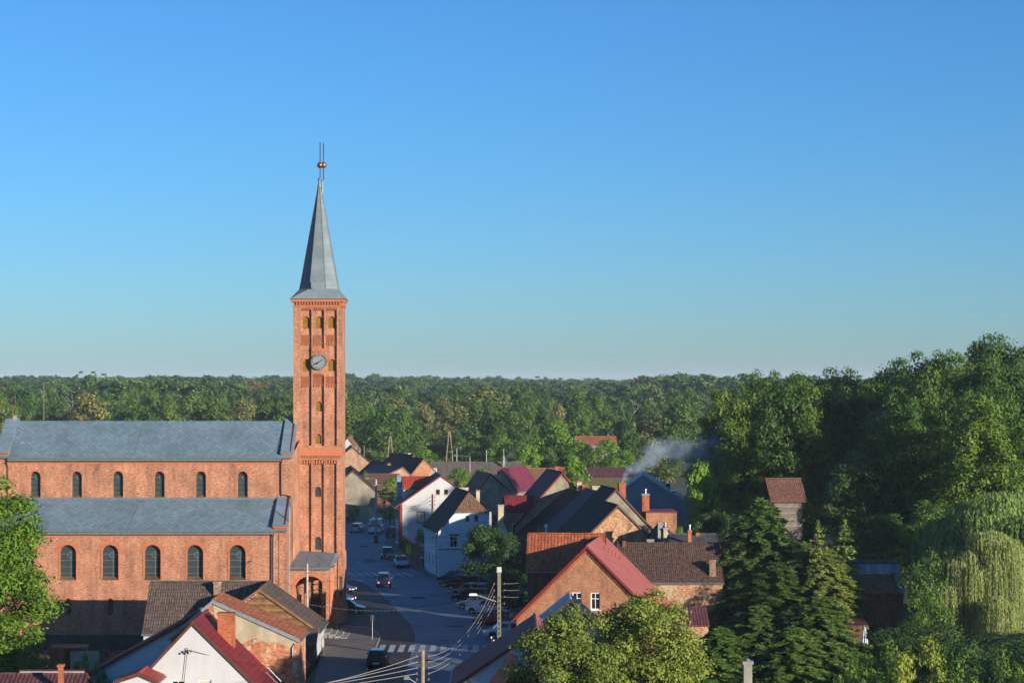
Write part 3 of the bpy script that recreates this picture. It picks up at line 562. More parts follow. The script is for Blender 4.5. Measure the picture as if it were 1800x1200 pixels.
for xm, yb, yt, r_, mb_ in ((26.5, 738, 692, .05, 'trim_brown'), (512, 738, 702, .035, 'lamp_metal'), (77, 740, 672, .03, 'wood_pole')):
    p0 = P(xm, yb, YR); p1 = P(xm, yt, YR); p0.z = ZR; mast = pipe([p0, p1], r_, mb_, nr, 'ridge_mast')
    if r_ > .032:
        m = MB(); m.taper(p0.x - .28, p0.x + .28, YR - .28, YR + .28, ZR - .15, ZR + .62, .5); cb(m, 'mast_base', 'concrete', mast)
# porch at the foot of the tower
YP = 192.6; s_p = F / YP
px_ = lambda x: (x - 900) / s_p
pz_ = lambda y: CH - (y - HY) / s_p
m = MB(); m.holed([(px_(508), 0), (px_(579), 0), (px_(579), pz_(1000)), (px_(508), pz_(1000))], [arch(px_(545), 56 / s_p, .3, pz_(1012), 16)], to_front(YP), 0.55)
a, b_2 = (px_(579), YP), (tx(591), TY0)
m.poly([(a[0], a[1], 4.7), (b_2[0], b_2[1], 4.7), (b_2[0], b_2[1], pz_(1000)), (a[0], a[1], pz_(1000))])
porch = cb(m, 'porch', 'church_brick')
mm = MB(); n = 18; X = px_(545); r_ = 28 / s_p; zs = pz_(1012) - r_
for q in range(n):
    a0, a1 = math.pi * q / n, math.pi * (q + 1) / n
    mm.prism([(X + (r_ + rr) * math.cos(t), YP - .06, zs + (r_ + rr) * math.sin(t)) for rr, t in ((0, a0), (.28, a0), (.28, a1), (0, a1))], (0, .1, 0))
cb(mm, 'porch_arch', 'arch_brick', porch)
for x0, x1 in ((507, 516.5), (573.5, 581)):
    m = MB(); m.box(px_(x0), px_(x1), YP - .1, YP + .3, zs - .28, zs); cb(m, 'impost', 'arch_brick', porch)
d_ = Vector((b_2[0] - a[0], b_2[1] - a[1], 0)).normalized(); nn = Vector((d_.y, -d_.x, 0))
for k_ in range(4):
    c = Vector((a[0], a[1], 0)) + d_ * (0.35 + .62 * k_); m = MB(); m.tube([c + nn * .03 + Vector((0, 0, 0)), c + nn * .03 + Vector((0, 0, 5.2))], .1, 6); cb(m, 'porch_shaft', 'arch_brick', porch)
e0 = pz_(997); rt = tz(967)
m = MB(); m.add([(px_(507), YP - .3, e0), (px_(580), YP - .3, e0), (tx(596), TY0 - .12, tz(977)), (tx(590), TY0 - .02, tz(971)), (tx(522), TY0 - .02, rt), (px_(507), YP + .6, e0 + .35)] +
                [(px_(507), YP - .3, e0 - .2), (px_(580), YP - .3, e0 - .2), (tx(596), TY0 - .12, tz(977) - .2), (tx(590), TY0 - .02, tz(971) - .2), (tx(522), TY0 - .02, rt - .2), (px_(507), YP + .6, e0 + .15)],
                [(0, 1, 4, 5), (1, 2, 3, 4), (0, 6, 7, 1), (1, 7, 8, 2), (5, 11, 6, 0), (6, 11, 10, 9, 8, 7)])
pr_ = cb(m, 'porch_roof', 'flat_sheet', porch)
m = MB(); m.tube([(px_(507), YP - .36, e0 - .08), (px_(580), YP - .36, e0 - .08), (tx(596.5), TY0 - .2, tz(977) - .08)], .07, 6); cb(m, 'gutter', 'gutter_zinc', pr_)
m = MB(); m.holed(arch(tx(555), 1.05, .9, tz(1041), 10), [], to_front(TY0 - .05)); dr = cb(m, 'door', 'wood_door', porch)
m = MB(); a_ = arch(tx(555), 1.05, tz(1049), tz(1042), 10); m.holed(a_[2:], [], to_front(TY0 - .055)); cb(m, 'fanlight', 'leaded_glass', dr)
for k_ in range(4): x = tx(549.5 + 3.7 * k_); cb(MB().box(x - .02, x + .02, TY0 - .08, TY0 - .05, 1.0, tz(1050)), 'door_batten', 'trim_brown', dr)
m = MB(); x = px_(533); m.box(x - .2, x + .2, TY0 - 1.2, TY0 - .8, .2, tz(1040)); cb(m, 'porch_column', 'arch_brick', porch)
for y0, y1 in ((1026, 1026.5), (1040, 1033)):
    m = MB(); m.tube([P(540, y0, TY0 - .05), P(567, y1, TY0 - .05)], .06, 5); cb(m, 'brick_band', 'dark_brick', porch)
# steps down from the porch to the pavement
st = empty('stone_steps', G(600, 1118), 0, 'broad grey stone steps beside the church tower door', 'steps')
for k_ in range(5):
    m = MB(); m.box(-2.1 + .55 * k_, -1.5 + .55 * k_, -1.9 - .12 * k_, 1.4, 0, .75 - .14 * k_); m.build('step', 'concrete', st)
for x in (-2.3, .2):
    m = MB(); m.tube([(x, -2.2, 0), (x, -2.2, 1.0)], .035, 6); m.tube([(x, -2.2, 1.0), (x + .5, -2.3, .9)], .03, 6); m.build('handrail', 'trim_dark', st)

random.seed(3)
for x, y, a_, b_, rz_ in ((700, 1120, 2.6, 1.1, 8), (760, 1160, 3.4, .8, -5), (735, 1050, 1.6, 3.0, 12), (690, 1050, 1.2, 1.0, 3), (650, 985, 1.5, 5.0, 9), (800, 1100, 2.0, 1.3, -10), (640, 960, 1.2, 3.2, 9)):      # mended strips of asphalt
    c_, s2 = math.cos(R(rz_)), math.sin(R(rz_)); p = G(x, y, .016); q_ = [(-a_ / 2, -b_ / 2), (a_ / 2, -b_ / 2 + .1), (a_ / 2 - .1, b_ / 2), (-a_ / 2, b_ / 2 - .05)]
    MB().poly([(p.x + u * c_ - v_ * s2, p.y + u * s2 + v_ * c_, .016) for u, v_ in q_]).build('asphalt_patch', 'asphalt_patch', road)
for x, y in ((712, 1090), (780, 1125), (672, 1000), (745, 1065), (640, 1060)):
    p = G(x, y, .02); MB().poly([(p.x + .36 * math.cos(k_ * math.pi / 8), p.y + .36 * math.sin(k_ * math.pi / 8), .028) for k_ in range(16)]).build('manhole_cover', 'trim_dark', road)
# ------------------------------------------------------------------ houses
def local(root, p):
    c, s_ = math.cos(-root.rotation_euler.z), math.sin(-root.rotation_euler.z); d = Vector(p) - root.location
    return Vector((d.x * c - d.y * s_, d.x * s_ + d.y * c, d.z))
def win(root, o, u, n, w, h, frame='white_frame', pane='window_glass', bars=(1, 1), fw=.07, proud=.05, deep=0.0):
    """window whose lower left corner is o; u runs along the wall, n out of it; deep > 0 sets it back in an opening"""
    o, u, n = Vector(o), Vector(u), Vector(n); z = Vector((0, 0, 1)); o = o - n * deep
    wdw = MB(); a = proud
    def bar(m, u0, u1, z0, z1, d): m.prism([o + u * u0 + z * z0, o + u * u1 + z * z0, o + u * u1 + z * z1, o + u * u0 + z * z1], n * d)
    bar(wdw, 0, w, 0, fw, a); bar(wdw, 0, w, h - fw, h, a); bar(wdw, 0, fw, fw, h - fw, a); bar(wdw, w - fw, w, fw, h - fw, a)
    f = wdw.build('window', frame, root)
    g = MB(); bar(g, fw * .5, w - fw * .5, fw * .5, h - fw * .5, .015); g.build('pane', pane, f)
    for k_ in range(1, bars[0] + 1):
        x = w * k_ / (bars[0] + 1); b = MB(); bar(b, x - fw * .3, x + fw * .3, fw, h - fw, a * .8); b.build('glazing_bar', frame, f)
    for k_ in range(1, bars[1] + 1):
        zz = h * k_ / (bars[1] + 1) if bars[1] > 1 else h * .64; b = MB(); bar(b, fw, w - fw, zz - fw * .3, zz + fw * .3, a * .78); b.build('glazing_bar', frame, f)
    s_ = MB(); o2 = o + n * deep; s_.prism([o2 - u * .06 - z * .07, o2 + u * (w + .06) - z * .07, o2 + u * (w + .06) - z * .002, o2 - u * .06 - z * .002], n * .1); s_.build('sill', frame if frame == 'white_frame' else 'concrete', f)
    return f
def chimney(root, x, y, zt, w, d, mat, zb, cap='concrete', pots=0, capw=.06, pot='clay'):
    m = MB(); m.box(x - w / 2, x + w / 2, y - d / 2, y + d / 2, zb, zt); c = m.build('chimney', mat, root)
    if cap:
        m = MB(); m.box(x - w / 2 - capw, x + w / 2 + capw, y - d / 2 - capw, y + d / 2 + capw, zt - .12, zt + .05); m.build('chimney_cap', cap, c)
    for k_ in range(pots):
        xx = x + (k_ - (pots - 1) / 2) * .35; m = MB(); m.lathe([(.1, zt + .04), (.09, zt + .45), (.14, zt + .47), (.13, zt + .6)], 8, (xx, y)); m.build('flue', 'lamp_metal', c)
    return c
def chim_px(root, x0, x1, yt, D, mat, drop, d=None, cap='concrete', pots=0, yb=None):
    a, b = local(root, P(x0, yt, D)), local(root, P(x1, yt, D)); w = (b - a).length
    return chimney(root, (a.x + b.x) / 2, (a.y + b.y) / 2, a.z, w, d or w * .8, mat, a.z - drop, cap, pots)
def gable(name, label, X, Y, z0, rz, w, L, he, hr, wall, roof, cat='house', xa=0.0, her=None, oh=.3, og=.22, t=.15, wins=(), verge='trim_brown', hip=None, ridge=True, gutter=True, roof_r=None, group=None, openback=False):
    """house with its front gable at local y = 0 and its ridge running back along +y; heights above z0"""
    root = empty(name, (X, Y, z0), rz, label, cat, group); her = he if her is None else her
    xl, xr = -w / 2, w / 2; sl, sr = (hr - he) / (xa - xl), (hr - her) / (xr - xa)
    T = lambda u, v, d: (u, d, v)
    if hip: zh, dh = hip; ul = xa - (hr - zh) / sl; ur = xa + (hr - zh) / sr; out = [(xl, 0), (xr, 0), (xr, her), (ur, zh), (ul, zh), (xl, he)]
    else: out = [(xl, 0), (xr, 0), (xr, her), (xa, hr), (xl, he)]
    holes = []
    for k_ in wins:
        x, zb, ww, hh = k_[:4]; holes.append(rect(x - ww / 2, x + ww / 2, zb, zb + hh))
    m = MB(); m.holed(out, holes, T, .14)
    m.poly([(xl, L, 0), (xl, 0, 0), (xl, 0, he), (xl, L, he)]); m.poly([(xr, 0, 0), (xr, L, 0), (xr, L, her), (xr, 0, her)]); m.poly([(xr, L, 0), (xl, L, 0), (xl, L, he), (xa, L, hr), (xr, L, her)])
    wl = m.build('wall', wall, root)
    for k_ in wins:
        x, zb, ww, hh = k_[:4]; kw = k_[4] if len(k_) > 4 else {}
        win(root, (x - ww / 2, 0, zb), (1, 0, 0), (0, -1, 0), ww, hh, deep=.12, **kw)
    zl, zr = he - oh * sl, her - oh * sr; tv = t * 1.25; r = None
    if hip:
        rf = MB(); ol = (xl - oh, -og, zl); 
        rf.prism([(xl - oh, -og, zl), (xa - (hr - hip[0]) / sl, -og, hip[0]), (xa, hip[1], hr), (xa, L + og, hr), (xl - oh, L + og, zl)], (0, 0, tv)); r = rf.build('roof_slope', roof, root)
        rf = MB(); rf.prism([(xr + oh, -og, zr), (xr + oh, L + og, zr), (xa, L + og, hr), (xa, hip[1], hr), (xa + (hr - hip[0]) / sr, -og, hip[0])], (0, 0, tv)); rf.build('roof_slope', roof_r or roof, root)
        rf = MB(); rf.prism([(ul - .1, -og - .12, hip[0] - .08), (ur + .1, -og - .12, hip[0] - .08), (xa, hip[1] + .02, hr + .01)], (0, 0, tv * .98)); rf.build('hip_slope', 'brown_tile', root)
    else:
        rf = MB(); rf.prism([(xl - oh, -og, zl), (xa, -og, hr), (xa, L + og, hr), (xl - oh, L + og, zl)], (0, 0, tv)); r = rf.build('roof_slope', roof, root)
        rf = MB(); rf.prism([(xr + oh, -og, zr), (xr + oh, L + og, zr), (xa, L + og, hr), (xa, -og, hr)], (0, 0, tv)); rf.build('roof_slope', roof_r or roof, root)
        if verge:
            for (xe, ze) in ((xl - oh, zl), (xr + oh, zr)):
                m = MB(); m.prism([(xe, -og - .04, ze - .05), (xa, -og - .04, hr - .05), (xa, -og - .04, hr + tv + .03), (xe, -og - .04, ze + tv + .03)], (0, .05, 0)); m.build('verge_board', verge, root)
    if ridge:
        m = MB(); y = hip[1] if hip else -og
        n_ = max(4, int(L / .9)); 
        for k_ in range(n_):
            y0, y1 = y + (L + og - y) * k_ / n_, y + (L + og - y) * (k_ + .96) / n_; m.tube([(xa, y0, hr + tv - .02), (xa, y1, hr + tv - .02)], .1 + .012 * (k_ % 2), 6)
        m.build('ridge_cap', roof, r)
    if gutter:
        for (xe, ze) in ((xl - oh - .06, zl), (xr + oh + .06, zr)):
            m = MB(); m.tube([(xe, -og, ze + .04), (xe, L + og, ze + .04)], .07, 6); m.build('gutter', 'gutter_zinc', root)
    return root
def gpx(name, label, xl, xr, ye, xa, ya, D, yaw, L, wall, roof, z0=0.0, yer=None, **kw):
    s_ = F / D; w = (xr - xl) / s_; he = zat(ye, D) - z0; hr = zat(ya, D) - z0; her = None if yer is None else zat(yer, D) - z0
    return gable(name, label, xat((xl + xr) / 2, D), D, z0, R(yaw), w, L, he, hr, wall, roof, xa=(xa - (xl + xr) / 2) / s_, her=her, **kw)
def long_roof(name, label, xl, xr, yr, ye, De, dep, wall, roof, z0=0.0, yaw=0.0, cat='house', **kw):
    """house whose ridge runs across the picture: front eave at distance De, ridge dep behind it"""
    Dr = De + dep; X0, X1 = xat(xl, Dr), xat(xr, Dr); zr = zat(yr, Dr); ze = zat(ye, De)
    # local +y runs to the left, local -x faces the camera... built with the right gable as its front
    return gable(name, label, X1, Dr, z0, R(90 + yaw), 2 * dep, X1 - X0, ze - z0, zr - z0, wall, roof, cat=cat, **kw)

# -- left foreground -----------------------------------------------------------
D = 130.0; s_ = F / D
h1 = gpx('white_gable_house', 'white rendered gable house with maroon roof at the bottom left', 257, 470, 1184, 339, 1096, D, 0, 6.2, 'white_wall', 'maroon_sheet', z0=-1.7, yer=1226, oh=.12, og=.12,
         wins=[((313 - 363.5) / s_, zat(1226, D) + 1.7, .85, 1.15, dict(bars=(1, 0))), ((360 - 363.5) / s_, zat(1226, D) + 1.7, .85, 1.2, dict(pane='curtain', bars=(0, 0)))])
chim_px(h1, 384, 412.5, 1077, 133.6, 'chimney_brick', 3.0, d=.8, cap='chimney_brick')
for k_, (x, y) in enumerate(((470, 1172), (468, 1180), (462, 1187))):      # snow-guard bars on the maroon slope
    a, b = local(h1, P(x, y, 133.5 + .3 * k_)), local(h1, P(x + 24, y + 25, 133.5 + .3 * k_)); MB().tube([a, b], .05, 6).build('snow_guard', 'flashing', h1)
wm = local(h1, P(329, 1147, D - .15)); m = MB(); m.tube([wm + Vector((0, 0, .35)), wm], .03, 6)
for q in range(4): a = wm + Vector((-.25 + .17 * q, -.12, .12 * (q % 2))); m.tube([wm + Vector((0, 0, .2)), a], .018, 5); m.lathe([(.05, a.z - .05), (.06, a.z), (.04, a.z + .08)], 6, (a.x, a.y))
m.tube([wm, wm + Vector((-.25, 0, -2.2))], .02, 5); m.build('wire_bracket', 'trim_dark', h1)
D = 137.0
h2 = gpx('brick_rendered_house', 'house with peeling brick gable and clay tile verge behind the white gable house', 300, 524, 1122, 374, 1059, D, 0, 5.0, 'peeling_brick', 'clay_tile', z0=-1.7, yer=1126, oh=.12, og=.1, verge='flashing')
s_ = F / D; cx0 = 412
up = MB(); to = lambda u, v, d: (u, -.03 + d, v)
pts = [(374, 1062), (521, 1127), (521, 1131), (505, 1136), (486, 1128), (468, 1129), (450, 1121), (438, 1124), (424, 1131), (410, 1126), (392, 1112), (380, 1100)]
up.holed([((x - cx0) / s_, zat(y, D) + 1.7) for x, y in pts][::-1], [], to); up.build('plaster_patch', 'cream_wall', h2)
m = MB(); q = local(h2, P(518, 1130, D - .1)); m.tube([q, q + Vector((-.15, 0, -.3)), q + Vector((-.15, 0, -4))], .05, 6); m.build('downpipe', 'flashing', h2)
m = MB(); q = local(h2, P(522, 1192, D - .3)); m.lathe([(.32, q.z - .03), (.3, q.z), (.2, q.z + .05), (.03, q.z + .08)], 12, (q.x, q.y)); m.build('satellite_dish', 'gutter_zinc', h2)
h0 = gpx('shaded_gable_house', 'pale house in blue shade with dark sweeping roof left of the white gable house', 140, 470, 1196, 330, 1090, 140.5, 0, 6.0, 'shade_tinted_wall', 'plum_tile', z0=-1.7, oh=.5, og=.35, verge='trim_red',
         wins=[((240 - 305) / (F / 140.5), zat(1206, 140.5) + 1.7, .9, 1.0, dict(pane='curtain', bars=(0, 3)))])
sh = gpx('red_porch_roof', 'small red sheet gable roof below the white gable house', 205, 275, 1199, 245, 1186, 127.0, 0, 2.5, 'white_wall', 'bright_red_tile', z0=-1.7, cat='porch', oh=.1, og=.1)
# barn with brown corrugated roof and its timber gable
barn = long_roof('brown_barn', 'low barn with big brown ribbed roof against the church wall', 267, 466, 1025, 1113, 175.4, 4.1, 'white_wall_b', 'brown_corrugated', z0=-1.7, cat='barn', oh=.15, og=.15)
chim_px(barn, 375, 389, 1022, 178.5, 'old_chimney', 1.6, cap='old_chimney')
wing = gpx('timber_gable_barn', 'barn with brown timber boarded gable and wide brown roof beside the pavement', 356, 556, 1108, 456, 1038, 172.0, 0, 7.2, 'white_wall_b', 'brown_corrugated', z0=-1.7, cat='barn', oh=.3, og=.14, verge='wood_brown')
s_ = F / 172.0; z_ap = zat(1038, 172) + 1.7; sl_ = (z_ap - (zat(1108, 172) + 1.7)) / (100 / s_)
k_ = 0; z = zat(1108, 172) + 1.7 - .5
while z < z_ap - .3:
    hw = min((z_ap - z - .2) / sl_, 4.8)
    MB().box(-hw, hw, -.035 - .006 * (k_ % 2), 0, z, z + .19).build('board', ('wood_brown', 'wood_brown_dark', 'wood_brown_light')[k_ * 7 % 3], wing); z += .2; k_ += 1
q = local(wing, P(466, 1082, 172)); win(wing, (q.x - .3, -.04, q.z - .35), (1, 0, 0), (0, -1, 0), .6, .7, bars=(0, 0))
m = MB(); q = local(wing, P(566, 1113, 172)); m.tube([q + Vector((.3, -.3, 0)), q + Vector((0, -.1, -.5)), q + Vector((0, -.1, -3.6))], .05, 6); m.build('downpipe', 'flashing', wing)
lt = empty('lean_to_roof', (xat(527, 170.5), 170.5, -1.7), 0, 'small tiled lean-to below the timber gable', 'lean-to')
zz = zat(1106, 171.9) + 1.7
m = MB(); m.prism([(-1.7, 1.3, zz), (1.5, 1.3, zz), (1.5, -.6, zz - .95), (-1.7, -.6, zz - .95)], (0, 0, .14)); m.build('roof_slope', 'brown_corrugated', lt)
m = MB(); m.box(-1.4, 1.3, -.3, 1.25, 0, zz - 1.0); m.build('wall', 'dark_brick', lt); m = MB(); m.box(-1.7, 1.5, -.66, -.6, zz - 1.1, zz - .86); m.build('fascia', 'wood_brown', lt)
rp = empty('red_sheet_canopy', (xat(531, 168), 168.0, -1.7), 0, 'sloping red sheet canopy beside the brick gable wall', 'canopy')
zz = zat(1146, 168) + 1.7; m = MB(); m.prism([(-.9, 0, zz), (.0, 0, zz - .1), (.75, -.3, zz - 1.0), (.0, -.3, zz - 1.9), (-.9, 0, zz - 1.6)], (0, .12, 0)); m.build('sheet', 'pink_red_sheet', rp)
for x in (-.6, .3): MB().tube([(x, .2, 0), (x, .1, zz - .6)], .06, 6).build('post', 'wood_brown_dark', rp)
# bottom-left corner
lb = long_roof('low_brown_roof_house', 'low house with brown pantile roof at the bottom left corner', -120, 150, 1188, 1232, 128.0, 2.6, 'white_wall', 'plum_tile', z0=-1.7, oh=.2, og=.1)
chim_px(lb, 102, 112, 1168, 128.6, 'chimney_brick', 2.2, cap='chimney_brick')
wr = empty('white_parapet', (xat(90, 133), 133.0, -1.7), 0, 'white rendered parapet wall with dark coping behind the low brown roof', 'wall')
m = MB(); m.box(-2.1, 2.15, 0, .3, 0, zat(1179, 133) + 1.7); m.build('wall', 'white_wall', wr); m = MB(); m.box(-2.15, 2.2, -.06, .36, zat(1179, 133) + 1.7, zat(1177, 133) + 1.7); m.build('coping', 'trim_brown', wr)
bs = empty('brick_shed', (xat(125, 150), 150.0, -1.7), 0, 'small orange brick shed with open side below the church plinth', 'shed')
hh = zat(1140, 150) + 1.7; m = MB(); m.box(-1.6, -.5, 0, 1.8, 0, hh); m.box(-.5, .9, 1.0, 1.8, 0, hh); m.build('wall', 'chimney_brick', bs); m = MB(); m.box(-1.7, 1.0, -.1, 1.9, hh, hh + .12); m.build('roof_slab', 'orange_edge', bs)
pw = empty('panel_wall', (xat(148, 149), 149.0, -1.7), 0, 'pale concrete panel wall with dark end post beside the brick shed', 'wall')
hh = zat(1143, 149) + 1.7; 
for k_ in range(4):
    for j_ in range(3): MB().box(-1.05 + .55 * k_, -.52 + .55 * k_, 0, .12, hh * j_ / 3, hh * (j_ + 1) / 3 - .03).build('panel', 'cream_wall', pw)
MB().box(1.2, 1.8, -.2, .3, 0, hh + .1).build('end_post', 'dark_brick', pw)

# -- right foreground ----------------------------------------------------------
D = 172.0; s_ = F / D; mid = (906 + 1158) / 2
kw_ = dict(bars=(1, 1), fw=.1)
h8 = gpx('red_roof_brick_house', 'brick gable house with bright red roof and two white framed windows', 906, 1158, 1088, 1032, 962, D, -9, 12.5, 'house_brick', 'pink_red_sheet', oh=.25, og=.25, verge='trim_red',
         wins=[((1046.5 - mid) / s_, zat(1071, D), .82, 1.5, kw_), ((1014 - mid) / s_, zat(1071, D), .82, 1.5, kw_)])
apx = (1032 - mid) / s_; zap = zat(962, D); zev = zat(1088, D)
for sg, xe in ((-1, -126 / s_), (1, 126 / s_)):      # stepped brick corbels under both verges
    m = MB(); n = 44
    for k_ in range(n):
        u = (k_ + .3) / n; x = apx + (xe - apx) * u; z = zap + (zev - zap) * u - .12; m.box(x - .07, x + .07, -.12, .01, z - .28, z)
    tag(m.build('verge_corbels', 'chimney_brick', h8), kind='stuff')
for k_, (x, y) in enumerate(((1067, 950), (1073, 946), (1079, 957), (1084, 961), (1092, 972))):     # small red vents on the slope
    q = local(h8, P(x, y, 179 + .4 * k_)); q.x = apx + (q.x - apx); zr_ = zap - (q.x - apx) * (zap - zev) / (126 / s_); MB().lathe([(.07, zr_ - .1), (.07, zr_ + .5), (.1, zr_ + .55), (.02, zr_ + .6)], 6, (q.x, 6 + .6 * k_)).build('roof_vent', 'pink_red_sheet', h8)
for k_, xx in enumerate((4.7, 5.0)): zr_ = zap - xx * (zap - zev) / (126 / s_); MB().box(apx + xx - .15, apx + xx + .2, 4.0 + 1.6 * k_, 5.0 + 1.6 * k_, zr_ - .1, zr_ + .3).build('skylight', 'window_glass', h8)
w8 = long_roof('red_tile_wing', 'long wing with orange red clay tile roof behind the red roofed brick house', 930, 1062, 941, 1003, 178.2, 3.6, 'dark_brick', 'red_tile', yaw=-3, oh=.2, og=.15)
m = MB(); q = P(1034, 935, 183); chim_px(w8, 1030, 1040, 945, 181, 'dark_brick', 1.2, cap=None)
# brown tile house to the right
h9 = long_roof('brown_tile_brick_house', 'brick house with long mossy brown tile roof right of the red roof', 1086, 1262, 957, 1023, 188.5, 4.2, 'rough_brick', 'mossy_brown', oh=.2, og=.1)
chim_px(h9, 1245, 1259, 984, 189.3, 'old_chimney', 2.4, cap='old_chimney'); chim_px(h9, 1136, 1150, 948, 193.2, 'concrete', .9); chim_px(h9, 1093, 1102, 950, 192.5, 'dark_brick', 1.2, cap=None)
for k_ in range(1): pass
sr = empty('low_red_roof', (xat(1205, 180), 180.0, 0), 0, 'low dark red lean-to roof below the rough brick wall', 'lean-to')
zz = zat(1088, 182); m = MB(); m.prism([(-1.8, 3.5, zz + .9), (2.2, 3.5, zz + .9), (2.2, 0, zz - .4), (-1.8, 0, zz - .4)], (0, 0, .12)); m.build('roof_slope', 'plum_tile', sr); m = MB(); m.box(-1.7, 2.1, .2, 3.4, 0, zz - .45); m.build('wall', 'rough_brick', sr)
cc = empty('concrete_flue', (xat(1173, 176), 176.0, 0), 0, 'short pale concrete chimney beside the low dark red roof', 'chimney'); chimney(cc, 0, 0, zat(1086, 176), .5, .5, 'concrete', 0, 'gutter_zinc')
wh = gpx('white_side_house', 'small white walled house with dark sheet roof behind the spruces', 1262, 1330, 1000, 1296, 978, 196, -8, 6, 'white_wall', 'plum_tile', oh=.2, og=.1)
g9 = long_roof('grey_roof_house', 'grey slate roofed house with brick chimneys behind the mossy brown roof', 1176, 1258, 941, 962, 203, 3.4, 'rough_brick', 'grey_felt', oh=.15, og=.1)
chim_px(g9, 1208.5, 1216, 932, 203.5, 'chimney_brick', 1.6, cap='chimney_brick', pots=1); chim_px(g9, 1222, 1230, 936, 206, 'chimney_brick', 1.3, cap=None)
fs = gpx('small_white_gable', 'small white gable with brown verge beside concrete chimneys', 1150, 1200, 955, 1172, 930, 210, 5, 6, 'white_wall', 'dark_tile', oh=.1, og=.1)
chim_px(fs, 1156, 1165, 918, 209.3, 'concrete', 3.0, cap='concrete'); chim_px(fs, 1166, 1173, 928, 209.0, 'cream_wall', 2.4, cap='concrete', pots=1)
# front house with sweeping roof, half hidden by the leafy tree
h11 = gpx('shade_tinted_gable_house', 'house with grey sheet gable roof in front of the red roofed brick house', 876, 1124, 1158, 1003, 1056, 146.0, 0, 4.5, 'navy_sheet', 'metal_blue', oh=.2, og=.25, verge='trim_dark', roof_r='navy_sheet')  # navy wall and right slope imitate shade through their colour
h11b = gpx('plum_roof_house', 'house with dark plum roof and red verge at the bottom behind the leafy tree', 800, 1075, 1205, 942, 1110, 133.0, 0, 8.5, 'shade_tinted_wall', 'plum_tile', oh=.35, og=.3, verge='trim_red', roof_r='pink_red_sheet')  # right slope coloured a lighter red to imitate sunlight on it
chim_px(h11b, 896, 909, 1153, 131.5, 'chimney_brick', 2.2, cap='chimney_brick')
h11c = gpx('red_tile_outbuilding', 'small outbuilding with red pantile roof at the bottom among leaves', 880, 960, 1215, 912, 1170, 123.0, 6, 5.0, 'chimney_brick', 'bright_red_tile', oh=.2, og=.2, cat='shed')
fc = empty('pale_chimney', (xat(1314, 112), 112.0, 0), 0, 'pale rendered chimney with metal cowl at the bottom edge', 'chimney')
ch_ = chimney(fc, 0, 0, zat(1162, 112), .47, .5, 'concrete', 0, 'concrete', capw=.07); m = MB(); zt_ = zat(1162, 112); m.lathe([(.12, zt_), (.13, zt_ + .12), (.02, zt_ + .2)], 10, (0, 0)); m.build('cowl', 'lamp_metal', ch_)

# -- right row along the street ------------------------------------------------
D = 243.0; s_ = F / D; mid = 828
h_b = gpx('blue_shade_house', 'tall pale blue house with half hipped dark roof on the street corner', 770, 886, 933, 828, 868, D, 11, 11.5, 'blue_house_wall', 'dark_tile', hip=(zat(899, D), 1.5), oh=.25, og=.25, verge=None,
          wins=[((797 - mid) / s_, zat(961, D), .95, 1.35), ((821.5 - mid) / s_, zat(915, D), .45, .65, dict(bars=(0, 0), frame='trim_dark')), ((837.5 - mid) / s_, zat(915, D), .45, .65, dict(bars=(0, 0), frame='trim_dark'))])
w_ = 116 / s_
m = MB(); zb = zat(962.5, D); m.box(-w_ / 2 - .06, w_ / 2 + .06, -.07, 0, zb - .2, zb - .05); m.build('string_course', 'gutter_zinc', h_b)
m = MB(); m.box((789 - mid) / s_, (806 - mid) / s_, -.12, 0, zat(940, D), zat(938, D)); m.build('window_hood', 'trim_dark', h_b)
for k_ in range(4):
    for zb_ in (.9, 3.7): win(h_b, (-w_ / 2, 1.2 + 2.6 * k_ + 1.0, zb_), (0, -1, 0), (-1, 0, 0), 1.0, 1.7, fw=.1)
m = MB(); m.tube([(-w_ / 2 - .15, .9, 5.3), (-w_ / 2 - .1, .9, 0)], .06, 6); m.build('downpipe', 'flashing', h_b)
chim_px(h_b, 806, 822, 857, 253, 'cream_wall', 1.6, cap='cream_wall'); chim_px(h_b, 836.5, 843, 861, 247, 'cream_wall', 3.2, cap='chimney_brick')
# bare lower neighbour of the blue house, seen between the chimneys
lo = gpx('low_yard_house', 'small house with tall cream chimney between the blue house and the maroon roofs', 868, 905, 955, 884, 915, 236, 10, 6, 'shade_tinted_wall', 'dark_tile', oh=.2, og=.15)
chim_px(lo, 875, 885, 887, 235.8, 'cream_wall', 4.0, cap='concrete')
D = 285.0; s_ = F / D; mid = 775
rf_ = dict(frame='red_frame', bars=(0, 0), fw=.1)
h_w = gpx('white_red_trim_house', 'white two storey house with red trim and red framed windows', 703, 847, 886, 775, 837, D, 7, 9.5, 'white_wall', 'navy_sheet', oh=.75, og=.12, t=.12, verge='trim_red',
          wins=[((740 - mid) / s_, zat(918.5, D), 1.25, 1.65, dict(frame='wood_frame', pane='curtain', bars=(1, 1), fw=.13)), ((769.5 - mid) / s_, zat(868.5, D), .58, .72, rf_), ((784 - mid) / s_, zat(868.5, D), .58, .72, rf_)])
w_ = 144 / s_
for k_ in range(3):
    for zb_ in (.8, 3.9): win(h_w, (-w_ / 2, 1.4 + 2.6 * k_ + 1.0, zb_), (0, -1, 0), (-1, 0, 0), 1.0, 1.6, frame='red_frame', fw=.1)
m = MB(); m.box(-w_ / 2 - .03, -w_ / 2 + .35, -.05, .3, 0, 6.3); m.build('corner_strip', 'trim_red', h_w)
m = MB(); m.tube([(-w_ / 2 - .7, .3, 6.1), (-w_ / 2 - .1, .2, 5.3), (-w_ / 2 - .1, .2, 0)], .07, 6); m.build('downpipe', 'trim_red', h_w)
q0, q1 = local(h_w, P(706, 838, 290)), local(h_w, P(772, 838, 290))       # cross wing with sunlit red tiles
